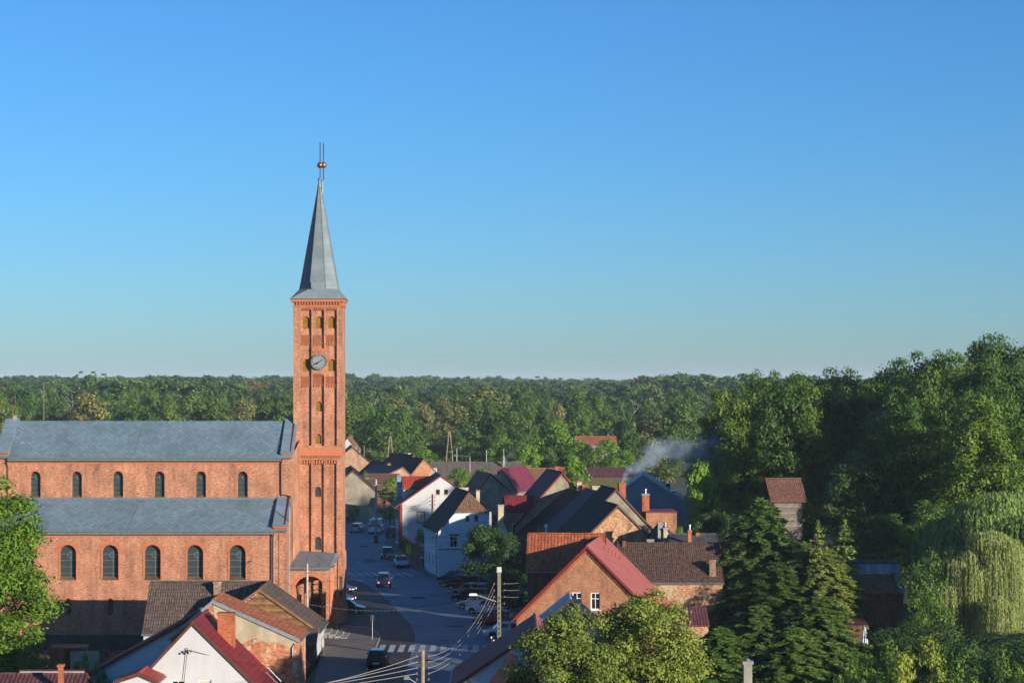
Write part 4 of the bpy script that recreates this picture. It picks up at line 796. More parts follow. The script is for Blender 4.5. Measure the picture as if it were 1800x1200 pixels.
m = MB(); m.prism([(q0.x, 3.0, zat(858, 288)), (q1.x, 3.0, zat(858, 288)), (q1.x, 5.4, q0.z), (q0.x, 5.4, q0.z)], (0, -.05, .14)); crs = m.build('cross_wing_roof', 'bright_red_tile', h_w)
m = MB(); m.prism([(q0.x, 7.8, zat(858, 288)), (q1.x, 7.8, zat(858, 288)), (q1.x, 5.4, q0.z), (q0.x, 5.4, q0.z)], (0, .05, .14)); m.build('roof_slope', 'bright_red_tile', crs)
m = MB(); m.prism([(q0.x + .12, 3.2, 5.6), (q0.x + .12, 3.2, zat(859, 288)), (q0.x + .12, 5.4, q0.z - .05), (q0.x + .12, 7.6, zat(859, 288)), (q0.x + .12, 7.6, 5.6)], (4.5, 0, 0)); m.build('cross_wing_wall', 'white_wall', h_w)
m = MB(); m.tube([(q0.x, 2.92, zat(858.5, 288)), (q1.x, 2.92, zat(858.5, 288))], .07, 6); m.build('gutter', 'wood_brown', crs)
a_ = local(h_w, P(698, 835, 294)); b_ = local(h_w, P(706, 835, 294)); m = MB(); m.box(a_.x, b_.x, a_.y, a_.y + 1.2, 4.5, zat(850, 294)); pc = m.build('wall_pier', 'white_wall', h_w); m = MB(); m.box(a_.x - .04, b_.x + .04, a_.y - .04, a_.y + 1.2, zat(850, 294), zat(834, 294)); m.build('pier_cladding', 'lead_sheet', pc)
chim_px(h_w, 798, 806, 847, 291, 'concrete', 1.5, cap='concrete')
row = [  # name, label, xl, xr, ye, xa, ya, D, yaw, L, wall, roof
 ('maroon_roof_house', 'beige rendered gable house with maroon roof and paired brick chimneys', 905, 1071, 924, 988, 832, 250, 10, 10, 'beige_wall', 'maroon_sheet', 'trim_red'),
 ('narrow_gable_house', 'house with narrow sunlit beige gable strip right of the maroon roof', 930, 1112, 946, 1024, 868, 241.5, 10, 9, 'beige_wall', 'dark_tile', 'trim_dark'),
 ('navy_roof_house', 'house with dark navy roof and broad cream chimney on its ridge', 960, 1150, 950, 1058, 868, 232.5, 10, 8.5, 'beige_wall', 'navy_sheet', 'trim_dark'),
 ('grey_plaster_gable_house', 'house with tall patchy grey plaster gable and smoking brick chimney', 988, 1172, 957, 1083, 862, 224.0, 10, 7.5, 'grey_wall', 'dark_tile', 'trim_brown'),
 ('rough_brick_gable_house', 'house with rough orange brick gable and black roof in front of the plaster gable', 990, 1180, 982, 1086, 890, 214.5, 10, 8, 'rough_brick', 'dark_tile', 'trim_brown')]
rr = {}
for nm, lb_, xl, xr, ye, xa, ya, D, yaw, L, wl, rf, vg in row: rr[nm] = gpx(nm, lb_, xl, xr, ye, xa, ya, D, yaw, L, wl, rf, oh=.2, og=.15, verge=vg)
a = rr['maroon_roof_house']; chim_px(a, 975, 983.5, 820, 256, 'chimney_brick', 1.3, cap='chimney_brick'); chim_px(a, 984.5, 991.5, 821, 256, 'chimney_brick', 1.3, cap='chimney_brick'); chim_px(a, 1013.5, 1022, 846, 249.5, 'cream_wall', 2.2, cap='chimney_brick'); chim_px(a, 1022.5, 1030, 852, 249, 'chimney_brick', 2.4, cap=None)
q0, q1 = local(a, P(890, 874, 249)), local(a, P(945, 874, 249)); zt_ = q0.z; ze_ = zat(902, 247)
m = MB(); m.prism([(q0.x, .2, ze_), (q1.x, .2, ze_), (q1.x, 2.4, zt_), (q0.x, 2.4, zt_)], (0, -.04, .13)); dm = m.build('dormer_roof', 'maroon_sheet', a)
m = MB(); m.prism([(q0.x, 4.6, ze_), (q1.x, 4.6, ze_), (q1.x, 2.4, zt_), (q0.x, 2.4, zt_)], (0, .04, .13)); m.build('roof_slope', 'maroon_sheet', dm)
m = MB(); m.prism([(q0.x + .2, .5, 0), (q0.x + .2, .5, ze_), (q0.x + .2, 2.4, zt_ - .1), (q0.x + .2, 4.3, ze_), (q0.x + .2, 4.3, 0)], (2.2, 0, 0)); m.build('dormer_wall', 'beige_wall', a)
win(a, (q0.x + .8, .5, 4.4), (1, 0, 0), (0, -1, 0), .7, 1.6)
a = rr['navy_roof_house']; chim_px(a, 1040, 1053, 854, 238, 'cream_wall', 2.0, d=.8, cap='cream_wall')
q = local(a, P(961, 925, 228)); a2 = rr['grey_plaster_gable_house']; chim_px(a2, 1087, 1099, 849, 226.5, 'chimney_brick', 2.6, cap='chimney_brick')
m = MB(); q = local(a, P(960, 922, 226)); m.tube([(q.x, q.y, q.z - 2.2), (q.x, q.y, q.z - .3), (q.x + .1, q.y, q.z)], .09, 6); m.lathe([(.16, q.z - .3), (.2, q.z - .1), (.1, q.z + .1)], 8, (q.x, q.y)); m.build('roof_flue', 'white_frame', a)
m = MB(); q = local(a, P(946, 924, 226)); m.tube([(q.x, q.y, q.z - 2), (q.x, q.y, q.z)], .05, 6); m.build('roof_pipe', 'flashing', a)
m = MB(); q = local(a, P(977, 940, 226)); m.lathe([(.5, q.z - .06), (.45, q.z), (.25, q.z + .08), (.03, q.z + .11)], 14, (q.x, q.y)); m.tube([(q.x, q.y, q.z - 1.2), (q.x, q.y, q.z)], .03, 5); m.build('satellite_dish', 'gutter_zinc', a)
bb = empty('brick_block', (xat(1165, 227), 227.0, 0), 0, 'plain square brick block building behind the rough brick gable', 'building')
m = MB(); m.box(-1.9, 1.6, 0, 5, 0, zat(901, 227)); m.build('wall', 'house_brick', bb); m = MB(); m.box(-1.95, 1.65, -.05, 5.05, zat(901, 227), zat(899, 227)); m.build('coping', 'trim_red', bb)
chim_px(bb, 1128.5, 1141, 868, 228.5, 'chimney_brick', 6.0, d=.8, cap='flashing', pots=1)
bg_ = gpx('grey_blue_barn', 'large grey blue shaded gable building behind the smoking chimney', 1052, 1222, 893, 1130, 836, 262, -4, 12, 'slate_blue_wall', 'metal_blue', cat='building', oh=.5, og=.2, verge='flashing')
for k_, x in enumerate((1176, 1183)): q = local(bg_, P(x, 868, 263)); MB().box(q.x - .4, q.x + .3, 2 + k_, 3 + k_, q.z - 1, q.z + .35).build('skylight', 'window_glass', bg_)
chim_px(bg_, 1170, 1178, 850, 270, 'trim_dark', 2.6, cap=None)
m = MB(); q = local(bg_, P(1120, 836, 266)); m.tube([(q.x, q.y, q.z), (q.x, q.y, q.z + 2.2)], .03, 5); 
for k_ in range(3): m.tube([(q.x - .4, q.y, q.z + 1.0 + .4 * k_), (q.x + .4, q.y, q.z + 1.0 + .4 * k_)], .02, 4)
m.build('aerial', 'lamp_metal', bg_)
# purple roof house and its tan neighbour further along
pu = gpx('purple_roof_house', 'gable house with sunlit purple red roof further along the street', 858, 910, 862, 883, 825, 330, -26, 9, 'grey_wall', 'purple_sheet', oh=.2, og=.2, verge='trim_dark')
chim_px(pu, 876, 890, 821, 338, 'chimney_brick', 1.2, cap=None); chim_px(pu, 915.5, 921, 836, 336, 'cream_wall', 3.2, pots=1, cap=None)
tn = gpx('tan_gable_house', 'weathered tan gable house with pale chimney block left of the purple roof', 838, 898, 864, 862, 834, 303, 16, 8, 'beige_wall', 'old_clay', oh=.15, og=.15); chim_px(tn, 866, 876, 834, 304, 'cream_wall', 3.0, d=.9, cap=None)

# -- far end of the street -----------------------------------------------------
far = [
 ('grey_gable_house', 'grey rendered gable house standing behind the parked van', 578, 661, 864, 620, 828, 352, 6, 14, 'grey_wall', 'dark_tile'),
 ('tan_brick_gable_house', 'tan brick gable house above the grey rendered gable', 580, 656, 818, 619, 786, 420, 6, 12, 'tan_brick', 'dark_tile'),
 ('tiny_white_gable_house', 'small white gable peeping out beside the tower above the tan brick gable', 596, 628, 791, 611, 769, 480, 0, 10, 'white_wall_b', 'old_clay'),
 ('black_roof_cottage', 'cottage with black roof and thin sunlit gable behind the street lamp', 655, 708, 838, 684, 814, 405, 22, 11, 'tan_brick', 'dark_tile'),
 ('navy_roof_cottage', 'low cottage with blue black roof in front of the far brick gable', 665, 728, 840, 709, 822, 388, 28, 12, 'tan_brick', 'navy_sheet'),
 ('far_brick_gable_house', 'far orange brick gable house with black roof left of the long grey roof', 722, 770, 833, 745, 807, 405, 22, 11, 'house_brick', 'dark_tile'),
 ('far_twin_chimney_house', 'far house with black roof and two pale chimneys on its ridge', 700, 752, 826, 727, 801, 425, 24, 13, 'tan_brick', 'dark_tile')]
fh = {}
for nm, lb_, xl, xr, ye, xa, ya, D, yaw, L, wl, rf in far: fh[nm] = gpx(nm, lb_, xl, xr, ye, xa, ya, D, yaw, L, wl, rf, oh=.2, og=.1)
a = fh['far_twin_chimney_house']; chim_px(a, 711.5, 715.5, 796, 432, 'white_wall_b', 1.2); chim_px(a, 716.5, 721, 796, 431, 'white_wall_b', 1.2)
a = fh['tan_brick_gable_house']; chim_px(a, 622, 627, 785, 426, 'concrete', 1.5)
m = MB(); q = local(fh['far_brick_gable_house'], P(768, 823, 404)); m.prism([(q.x - .6, 0, 0), (q.x + .7, 0, 0), (q.x + .7, 0, q.z), (q.x - .6, 0, q.z)], (0, 4, 0)); m.build('side_annex', 'cream_wall', fh['far_brick_gable_house'])
longs = [
 ('brown_roof_shed', 'long brown roofed shed behind the leafy hedge at the street end', 640, 700, 834, 852, 380, 4, 'dark_brick', 'brown_tile'),
 ('long_grey_roof_barn', 'very long grey brown roofed barn across the far end of the village', 757, 918, 813, 842, 436, 6, 'beige_wall', 'greybrown_roof'),
 ('long_clay_roof_barn', 'long clay tiled barn roof behind the purple roofed house', 896, 1012, 824, 862, 398, 6.5, 'tan_brick', 'old_clay'),
 ('far_red_sheet_barn', 'barn with flat red brown sheet roof and pale wall left of the smoke', 1030, 1108, 823, 841, 408, 4, 'cream_wall', 'plum_tile'),
 ('mossy_low_barn', 'low barn with mossy yellow roof in front of the red brown sheet roof', 1020, 1112, 842, 864, 388, 4, 'tan_brick', 'moss_roof'),
 ('distant_orange_roof', 'distant orange tiled roof half hidden among bright green trees', 1011, 1083, 768, 782, 474, 4, 'cream_wall', 'clay_tile')]
for nm, lb_, xl, xr, yr, ye, De, dep, wl, rf in longs: fh[nm] = long_roof(nm, lb_, xl, xr, yr, ye, De, dep, wl, rf, cat='barn', oh=.2, og=.1)
chim_px(fh['long_grey_roof_barn'], 884, 888, 802, 440, 'concrete', 2.0)
# garden walls at the end of the street
gw = empty('garden_wall', (0, 0, 0), 0, 'rendered garden wall with stone coping behind the parked van', 'wall')
a, b = G(600, 912), G(694, 916); m = MB(); m.prism([(a.x, a.y, 0), (b.x, b.y, 0), (b.x, b.y, 1.9), (a.x, a.y, 2.6)], (0, .35, 0)); m.build('wall', 'cream_wall', gw); m = MB(); m.prism([(a.x, a.y - .06, 2.6), (b.x, b.y - .06, 1.9), (b.x, b.y - .06, 2.02), (a.x, a.y - .06, 2.72)], (0, .47, 0)); m.build('coping', 'concrete', gw)
gw2 = empty('yard_wall', (0, 0, 0), 0, 'dark red garden wall along the pavement between the white and blue houses', 'wall')
a, b = G(706, 966), G(752, 1000); m = MB(); m.prism([(a.x, a.y, 0), (b.x, b.y, 0), (b.x, b.y, 2.0), (a.x, a.y, 2.0)], (.3, .1, 0)); m.build('wall', 'dark_brick', gw2); m = MB(); m.prism([(a.x - .05, a.y, 2.0), (b.x - .05, b.y, 2.0), (b.x - .05, b.y, 2.1), (a.x - .05, a.y, 2.1)], (.42, .1, 0)); m.build('coping', 'trim_red', gw2)

# -- right: timber tower, shed, parasol -----------------------------------------
D = 222.0
tw = empty('timber_tower', (xat(1385, D), D, 0), R(4), 'tall grey boarded timber tower with small red tiled roof among the trees', 'tower')
hw = 25 / (F / D); ze_ = zat(881, D); zr_ = zat(843, D + 1.7)
m = MB(); m.box(-hw + .03, hw - .03, .03, 3.3, 0, ze_ + .3); m.prism([(-hw + .03, .03, ze_), (-hw + .03, 1.7, zr_ - .1), (-hw + .03, 3.3, ze_)], (2 * hw - .06, 0, 0)); m.build('wall', 'wood_grey_dark', tw)
n = int(ze_ / .24)
for k_ in range(n):
    MB().box(-hw, hw, -.01 - .012 * (k_ % 2), .03, k_ * .24, k_ * .24 + .225).build('board', ('wood_grey', 'wood_grey_dark', 'wood_grey_light', 'wood_grey')[(k_ * 5 + k_ // 3) % 4], tw)
for x in (-hw - .02, hw - .06): MB().box(x, x + .1, -.06, 3.32, 0, ze_).build('corner_post', 'wood_brown_dark', tw)
for yy, y2 in ((-.5, 1.68), (3.9, 1.72)):
    ze2 = ze_ - .05; m = MB(); m.prism([(-hw - .45, yy, ze2), (hw + .45, yy, ze2), (hw + .3, y2, zr_), (-hw - .65, y2, zr_)], (0, 0, .14)); r_ = m.build('roof_slope', 'dovecote_tile', tw)
m = MB(); m.tube([(-hw - .65, 1.7, zr_ + .14), (hw + .3, 1.7, zr_ + .14)], .12, 6); m.build('ridge_cap', 'dovecote_tile', tw)
D = 190.0
sd_ = empty('brick_shed', (xat(1529, D), D, 0), 0, 'shaded brick shed with blue sheet band above brown tiles among the trees', 'shed')
hw = 59 / (F / D); z3, z2, z1 = zat(988, D + 5), zat(1011, D + 2.6), zat(1042, D)
m = MB(); m.box(-hw, hw, 0, 6, 0, z1); m.build('wall', 'chimney_brick', sd_); m = MB(); m.prism([(-hw - .15, -.3, z1 - .1), (hw + .15, -.3, z1 - .1), (hw + .15, 2.6, z2), (-hw - .15, 2.6, z2)], (0, 0, .14)); m.build('roof_slope', 'old_clay', sd_)
m = MB(); m.box(-hw - .15, hw + .15, 2.62, 6.2, z1 + .2, z3 + .1); m.build('upper_wall', 'metal_blue', sd_); m = MB(); m.box(-hw - .2, hw + .2, 2.5, 6.3, z3 + .1, z3 + .2); m.build('roof_edge', 'trim_dark', sd_)
m = MB(); m.box(hw - .45, hw + .1, -.2, 2.6, z1, z2 + .4); m.build('end_cladding', 'metal_blue', sd_); m = MB(); m.box(-hw + .4, -hw + 1.3, -.03, 0, 0, 2.0); m.build('door', 'black', sd_)
sl2 = empty('tool_shed', (xat(1500, 183), 183.0, 0), 0, 'low dark brick store in front of the shaded brick shed', 'shed'); m = MB(); m.box(-1.6, 1.2, 0, 3, 0, 1.4); m.build('wall', 'dark_brick', sl2); m = MB(); m.prism([(-1.8, -.2, 1.4), (1.4, -.2, 1.4), (1.4, 3.2, 2.0), (-1.8, 3.2, 2.0)], (0, 0, .1)); m.build('roof_slope', 'plum_tile', sl2)
pa = empty('closed_parasol', (xat(1520, 168), 168.0, 0), 0, 'closed pale garden parasol standing in front of the shaded shed', 'parasol'); zt_ = zat(1100, 168); zb_ = zat(1150, 168)
m = MB(); n = 16; vs_ = []; prof = [(.04, zt_ - .05), (.14, zt_ - .5), (.26, zb_ + .7), (.38, zb_ + .15), (.36, zb_)]
for r_, z in prof:
    for k_ in range(n): a = 2 * math.pi * k_ / n; q = r_ * (1 + .22 * (-1) ** k_); vs_.append((q * math.cos(a), q * math.sin(a), z))
m.add(vs_, [(j * n + k_, j * n + (k_ + 1) % n, (j + 1) * n + (k_ + 1) % n, (j + 1) * n + k_) for j in range(4) for k_ in range(n)]); m.build('canopy', 'parasol', pa)
MB().tube([(0, 0, 0), (0, 0, zt_ + .1)], .035, 6).build('pole', 'lamp_metal', pa); MB().lathe([(.35, 0), (.35, .08), (.06, .12)], 10).build('base', 'concrete', pa)
# ------------------------------------------------------------------ trees
rng = np.random.default_rng(11)
def leaf_mesh(name, c, nrm, size, mat, aspect=0.62, droop=None):
    """c: leaf centres, nrm: facing; every leaf is one small rhombic face"""
    n = len(c); nrm = nrm / (np.linalg.norm(nrm, axis=1, keepdims=True) + 1e-9)
    ref = rng.normal(size=(n, 3)) if droop is None else droop
    u = np.cross(nrm, ref); u /= np.linalg.norm(u, axis=1, keepdims=True) + 1e-9; w = np.cross(u, nrm)
    s = size[:, None] * 0.5; bend = nrm * s * rng.uniform(-.35, .1, (n, 1))
    v = np.empty((n, 4, 3)); v[:, 0] = c - w * s; v[:, 1] = c + u * s * aspect + bend; v[:, 2] = c + w * s; v[:, 3] = c - u * s * aspect + bend
    me = bpy.data.meshes.new(name); me.vertices.add(4 * n); me.vertices.foreach_set('co', v.reshape(-1).astype(np.float32))
    me.loops.add(4 * n); me.loops.foreach_set('vertex_index', np.arange(4 * n, dtype=np.int32))
    me.polygons.add(n); me.polygons.foreach_set('loop_start', np.arange(0, 4 * n, 4, dtype=np.int32)); me.polygons.foreach_set('loop_total', np.full(n, 4, dtype=np.int32))
    me.update(calc_edges=True); me.materials.append(M[mat]); return me
def sph(n):
    d = rng.normal(size=(n, 3)); return d / np.linalg.norm(d, axis=1, keepdims=True)
def trunk_mesh(name, H, r, tips, mat='bark', lean=0.0):
    m = MB(); top = Vector((lean, 0, H)); mid = Vector((lean * .4 + .02 * H, .01 * H, H * .5)); m.tube([(0, 0, -.3), (0, 0, H * .08), mid, top], r, 8, r * .25)
    for i, t in enumerate(tips):
        t = Vector(t); k = min(.85, max(.25, t.z / H - .22)); b = Vector((0, 0, 0)).lerp(mid, k * 2) if k < .5 else mid.lerp(top, k * 2 - 1)
        m.tube([b, b.lerp(t, .5) + Vector((0, 0, .05 * H)), t], r * .38, 5, r * .06)
    me = m.build('trunk', mat); d = me.data; bpy.data.objects.remove(me); return d
def broadleaf(name, H, Rw, zb, nclump, nleaf, leaf, mat, seed, taper=0.3, bark='bark', tight=.3, flat=.75):
    """crown of many leaf clumps between zb and H; Rw half width"""
    global rng; rng = np.random.default_rng(seed)
    hz = (H - zb) / 2; cz = zb + hz; cs = []; rs = []
    while len(cs) < nclump:
        d = sph(1)[0]; r = rng.uniform(.35, 1.0) ** .6; p = d * r
        k = 1 - taper * max(0, p[2]) - .25 * max(0, -p[2] - .3)
        rad = rng.uniform(.6, 1.25) * tight * min(Rw, hz)
        q = np.array([p[0] * (Rw - rad * .7) * k, p[1] * (Rw - rad * .7) * k, cz + p[2] * (hz - rad * .6)]); cs.append(q); rs.append(rad)
    rs = np.array(rs); cnt = np.maximum(4, (nleaf * rs ** 2 / (rs ** 2).sum()).astype(int)); C = []; Nn = []
    for q, r, k in zip(cs, rs, cnt):
        d = sph(k); d[:, 2] = np.where((d[:, 2] < -.3) & (rng.random(k) < .7), -d[:, 2], d[:, 2])
        rad = r * rng.uniform(.25, 1.12, (k, 1)) ** .6 * (1 + .25 * np.sin(d[:, :1] * 7 + r * 9) * np.sin(d[:, 2:3] * 6)); C.append(q + d * rad * np.array([1, 1, flat])); Nn.append(d * .8 + rng.normal(size=(k, 3)) * .34 + np.array([0, 0, .22]))
    C = np.concatenate(C); Nn = np.concatenate(Nn); kz = (H - zb) / (np.percentile(C[:, 2], 99.7) - zb); C[:, 2] = zb + (C[:, 2] - zb) * kz
    kr = Rw / np.percentile(np.hypot(C[:, 0], C[:, 1]), 96); C[:, :2] *= kr; cs = [np.array([q[0] * kr, q[1] * kr, zb + (q[2] - zb) * kz]) for q in cs]
    cr = leaf_mesh(name + '_crown', C, Nn, leaf * rng.uniform(.6, 1.3, len(C)), mat)
    idx = rng.choice(len(cs), min(7, len(cs)), replace=False)
    return (trunk_mesh(name + '_trunk', zb + hz * 1.1, max(.12, H * .017), [cs[i] for i in idx], bark), cr, H, Rw)
def spruce(name, H, Rw, nleaf, leaf, mat, seed, zb=.06, power=.8, droop=.28, sparse=1.0):
    global rng; rng = np.random.default_rng(seed); C = []; Nn = []; Dr = []; tips = []
    nw = int(H / .33 * sparse); tot = 0
    for k in range(nw):
        f = zb + (1 - zb) * (k + rng.uniform(-.3, .3)) / nw; z = f * H; f = min(max(f, 0), .995); L = Rw * (1 - f) ** power * rng.uniform(.82, 1.1) + .12
        nb = int(7 + 5 * L / Rw)
        for j in range(nb):
            a = 2 * math.pi * (j + rng.uniform(-.35, .35)) / nb + k * .7; l = L * rng.uniform(.6, 1.1); npt = max(4, int(nleaf / (nw * 10) * (l / Rw + .25) * 1.7))
            t = rng.random(npt) ** .65; w = (rng.random(npt) - .5) * .55 * l * (1.1 - t) + (rng.random(npt) - .5) * .18
            x = t * l * math.cos(a) - w * math.sin(a); y = t * l * math.sin(a) + w * math.cos(a); zz = z + .25 * l * t * (1 - t) * 2 - droop * l * t ** 1.4 - np.abs(w) * .35 - rng.random(npt) * .16
            C.append(np.stack([x, y, zz], 1)); Nn.append(np.stack([np.full(npt, math.cos(a) * .45), np.full(npt, math.sin(a) * .45), np.full(npt, .75)], 1) + rng.normal(size=(npt, 3)) * .45)
            Dr.append(np.tile([-math.sin(a), math.cos(a), 0.0], (npt, 1)) + rng.normal(size=(npt, 3)) * .5)
    k = 60; C.append(np.stack([rng.normal(size=k) * .06, rng.normal(size=k) * .06, H * (1 - rng.random(k) * .07)], 1)); Nn.append(sph(k)); Dr.append(sph(k))
    C = np.concatenate(C); cr = leaf_mesh(name + '_crown', C, np.concatenate(Nn), leaf * rng.uniform(.6, 1.3, len(C)), mat, .4, np.concatenate(Dr))
    return (trunk_mesh(name + '_trunk', H * .96, max(.1, H * .012), [], 'bark'), cr, H, Rw)
def willow(name, H, Rw, ns, seed):
    global rng; rng = np.random.default_rng(seed); C = []; Nn = []; Dr = []
    heads = [(rng.uniform(-.75, .75) * Rw, rng.uniform(-.75, .75) * Rw, 0, rng.uniform(.24, .38) * Rw) for _ in range(34)]
    heads = [(x, y, H * min(.97, max(.4, 1.02 - .62 * (x * x + y * y) / (Rw * Rw) + rng.uniform(-.16, .06))), r) for x, y, _, r in heads]
    for k in range(ns):
        hx, hy, hz, hr = heads[rng.integers(len(heads))]; a = rng.uniform(0, 2 * math.pi); r = hr * rng.random() ** .45
        x0, y0 = hx + r * math.cos(a), hy + r * math.sin(a); z0 = hz - .35 * r * r / hr - rng.random() * .3; ln = rng.uniform(2.5, 13.0) * (.65 + .6 * r / hr); ln = min(ln, z0 - rng.uniform(.1, 2.8))
        npt = max(8, int(ln / .15)); t = np.linspace(0, 1, npt); out = .45 * (1 - np.exp(-t * 5)) + .1 * np.sin(t * 4 + k)
        C.append(np.stack([x0 + out * math.cos(a) + rng.normal(size=npt) * .05, y0 + out * math.sin(a) + rng.normal(size=npt) * .05, z0 + .3 * np.sin(np.minimum(t * 8, math.pi)) - t * ln], 1))
        nn = np.stack([np.full(npt, math.cos(a)), np.full(npt, math.sin(a)), np.full(npt, .25)], 1) + rng.normal(size=(npt, 3)) * .5; Nn.append(nn)
        Dr.append(np.tile([0.0, 0.0, 1.0], (npt, 1)) + rng.normal(size=(npt, 3)) * .22)
    C = np.concatenate(C); cr = leaf_mesh(name + '_crown', C, np.concatenate(Nn), rng.uniform(.25, .5, len(C)), 'willow_leaf', .24, np.concatenate(Dr))
    return (trunk_mesh(name + '_trunk', H * .8, .42, [(h[0], h[1], h[2]) for h in heads[:9]], 'bark'), cr, H, Rw)
K = {}
K['left_near'] = broadleaf('a', 17.8, 4.3, 1.0, 150, 46000, .26, 'leaf_bright', 21, .3, tight=.26)
K['front_near'] = broadleaf('b', 10.8, 4.0, 1.0, 130, 46000, .21, 'leaf_yellowgreen', 22, .4, tight=.25)
K['front_near2'] = broadleaf('b2', 10.8, 4.0, 1.0, 130, 46000, .21, 'leaf_yellowgreen', 25, .4, tight=.25)
K['shrub'] = broadleaf('c', 5.0, 1.9, .3, 30, 5000, .16, 'leaf_green', 23, .35)
K['shrub_y'] = broadleaf('c2', 6.0, 1.7, .3, 34, 6000, .16, 'leaf_yellowgreen', 24, .75)
K['shade_tree'] = broadleaf('d', 8.0, 3.6, 1.5, 40, 12000, .26, 'leaf_shaded', 26, .3)  # leaf colour darkened to imitate shade on the crown
K['bright'] = broadleaf('e', 9.0, 3.4, .6, 34, 5600, .33, 'leaf_lime', 27, .35)
K['grove'] = broadleaf('f', 22.0, 6.0, 2.0, 120, 24000, .40, 'leaf_green', 28, .3, tight=.27)
K['grove2'] = broadleaf('g', 22.0, 5.5, 2.0, 110, 22000, .40, 'leaf_dark', 29, .35, tight=.28)
K['grove3'] = broadleaf('h', 22.0, 4.6, 1.0, 110, 22000, .36, 'leaf_green2', 30, .45, tight=.26)
K['mid'] = broadleaf('i', 16.0, 5.2, .8, 34, 5200, .6, 'leaf_mid', 31, .3, tight=.36)
K['mid2'] = broadleaf('j', 16.0, 4.6, .8, 30, 5000, .58, 'leaf_dark', 32, .4, tight=.36)
K['mid3'] = broadleaf('k', 16.0, 4.2, .6, 30, 4600, .55, 'leaf_olive', 33, .55, tight=.36)
K['far'] = broadleaf('l', 20.0, 5.0, 2.0, 24, 1700, .9, 'leaf_far', 34, .35, tight=.36)
K['far2'] = broadleaf('m', 20.0, 4.2, 2.0, 20, 1500, .9, 'leaf_far', 35, .6, tight=.36)
K['pine'] = broadleaf('n', 21.0, 3.4, 8.0, 16, 900, .85, 'needle_far', 36, .3, flat=.6, bark='bark_pale')
K['bare'] = broadleaf('o', 19.0, 3.2, 4.0, 16, 420, .8, 'leaf_brown', 37, .3, bark='bark_pale')
K['spruce'] = spruce('p', 15.0, 4.2, 76000, .46, 'needle', 38, power=.5, droop=.2)
K['spruce2'] = spruce('q', 15.0, 4.0, 76000, .44, 'needle_light', 39, power=.5, droop=.12)
K['sapling'] = spruce('r', 7.0, 1.5, 4200, .24, 'needle_light', 40, power=.7, droop=-.1, sparse=.8)
K['midspruce'] = spruce('s', 18.0, 3.6, 6000, .55, 'needle', 41)
K['willow'] = willow('t', 15.0, 8.5, 6500, 42)
NAMES = {'left_near': 'maple_tree', 'front_near': 'leafy_tree', 'front_near2': 'leafy_tree', 'shrub': 'shrub', 'shrub_y': 'shrub', 'spruce': 'spruce_tree', 'spruce2': 'spruce_tree', 'sapling': 'larch_sapling', 'midspruce': 'spruce_tree', 'willow': 'willow_tree', 'pine': 'pine_tree', 'bare': 'birch_tree'}
def plant(kind, X, Y, H, Wd, label, group=None, cat='tree', z=None):
    tm, cm, h0_, r0 = K[kind]; root = empty(NAMES.get(kind, 'broadleaf_tree'), (X, Y, gz(X, Y) if z is None else z), random.uniform(0, 6.28), label, 'shrub' if 'shrub' in kind else cat, group)
    sx = Wd / (2 * r0); root.scale = (sx, sx, H / h0_)
    for nm_, me in (('trunk', tm), ('crown', cm)):
        o = bpy.data.objects.new(nm_, me); COL.objects.link(o); o.parent = root
    return root
def tpx(kind, x, yt, D, wpx, label, group=None, **kw):
    X = xat(x, D); g = kw.pop('z', None); g = gz(X, D) if g is None else g
    return plant(kind, X, D, max(1.0, zat(yt, D) - g), wpx / F * D, label, group, z=g, **kw)
tpx('left_near', -14, 846, 150, 210, 'tall bright green tree at the left edge in front of the church')
tpx('front_near', 1000, 1072, 121, 205, 'leafy yellow green tree at the bottom in front of the plum roof')
tpx('front_near2', 1135, 1045, 124, 215, 'leafy yellow green tree hiding the foot of the red roofed brick house')
for k_, x, y, D, w, lb_ in [('spruce', 1338, 874, 192, 190, 'tallest dark spruce just left of the timber tower'), ('spruce2', 1302, 945, 192, 170, 'spruce in front of the small white walled house'), ('spruce2', 1412, 952, 189, 170, 'spruce right in front of the timber tower foot'),
    ('spruce2', 1452, 962, 187, 150, 'spruce whose right side overlaps the shaded shed'), ('spruce', 1280, 1020, 191, 150, 'lowest dark spruce beside the leafy yellow green tree'), ('spruce', 1372, 985, 188, 210, 'broad spruce in the middle of the spruce group'), ('spruce2', 1335, 1062, 151, 200, 'near spruce rising behind the pale chimney'), ('spruce2', 1440, 1045, 149, 200, 'near spruce at the right end of the spruce group'), ('spruce', 1268, 1100, 142, 170, 'low spruce between the leafy tree and the pale chimney'), ('spruce', 1395, 1100, 141, 190, 'low spruce right of the pale chimney')]:
    tpx(k_, x, y, D, w * 1.2, lb_, 'spruces in the garden')
tpx('sapling', 1438, 915, 186, 74, 'slim pale larch just right of the timber tower'); tpx('sapling', 1484, 912, 190, 92, 'slim pale larch above the left end of the shaded shed')
tpx('willow', 1728, 925, 182, 190, 'smaller weeping willow added left of the huge willow to shade the shed'); tpx('willow', 1795, 856, 190, 350, 'huge weeping willow at the right edge of the picture')  # smaller willow is made up, placed to shade the brick shed
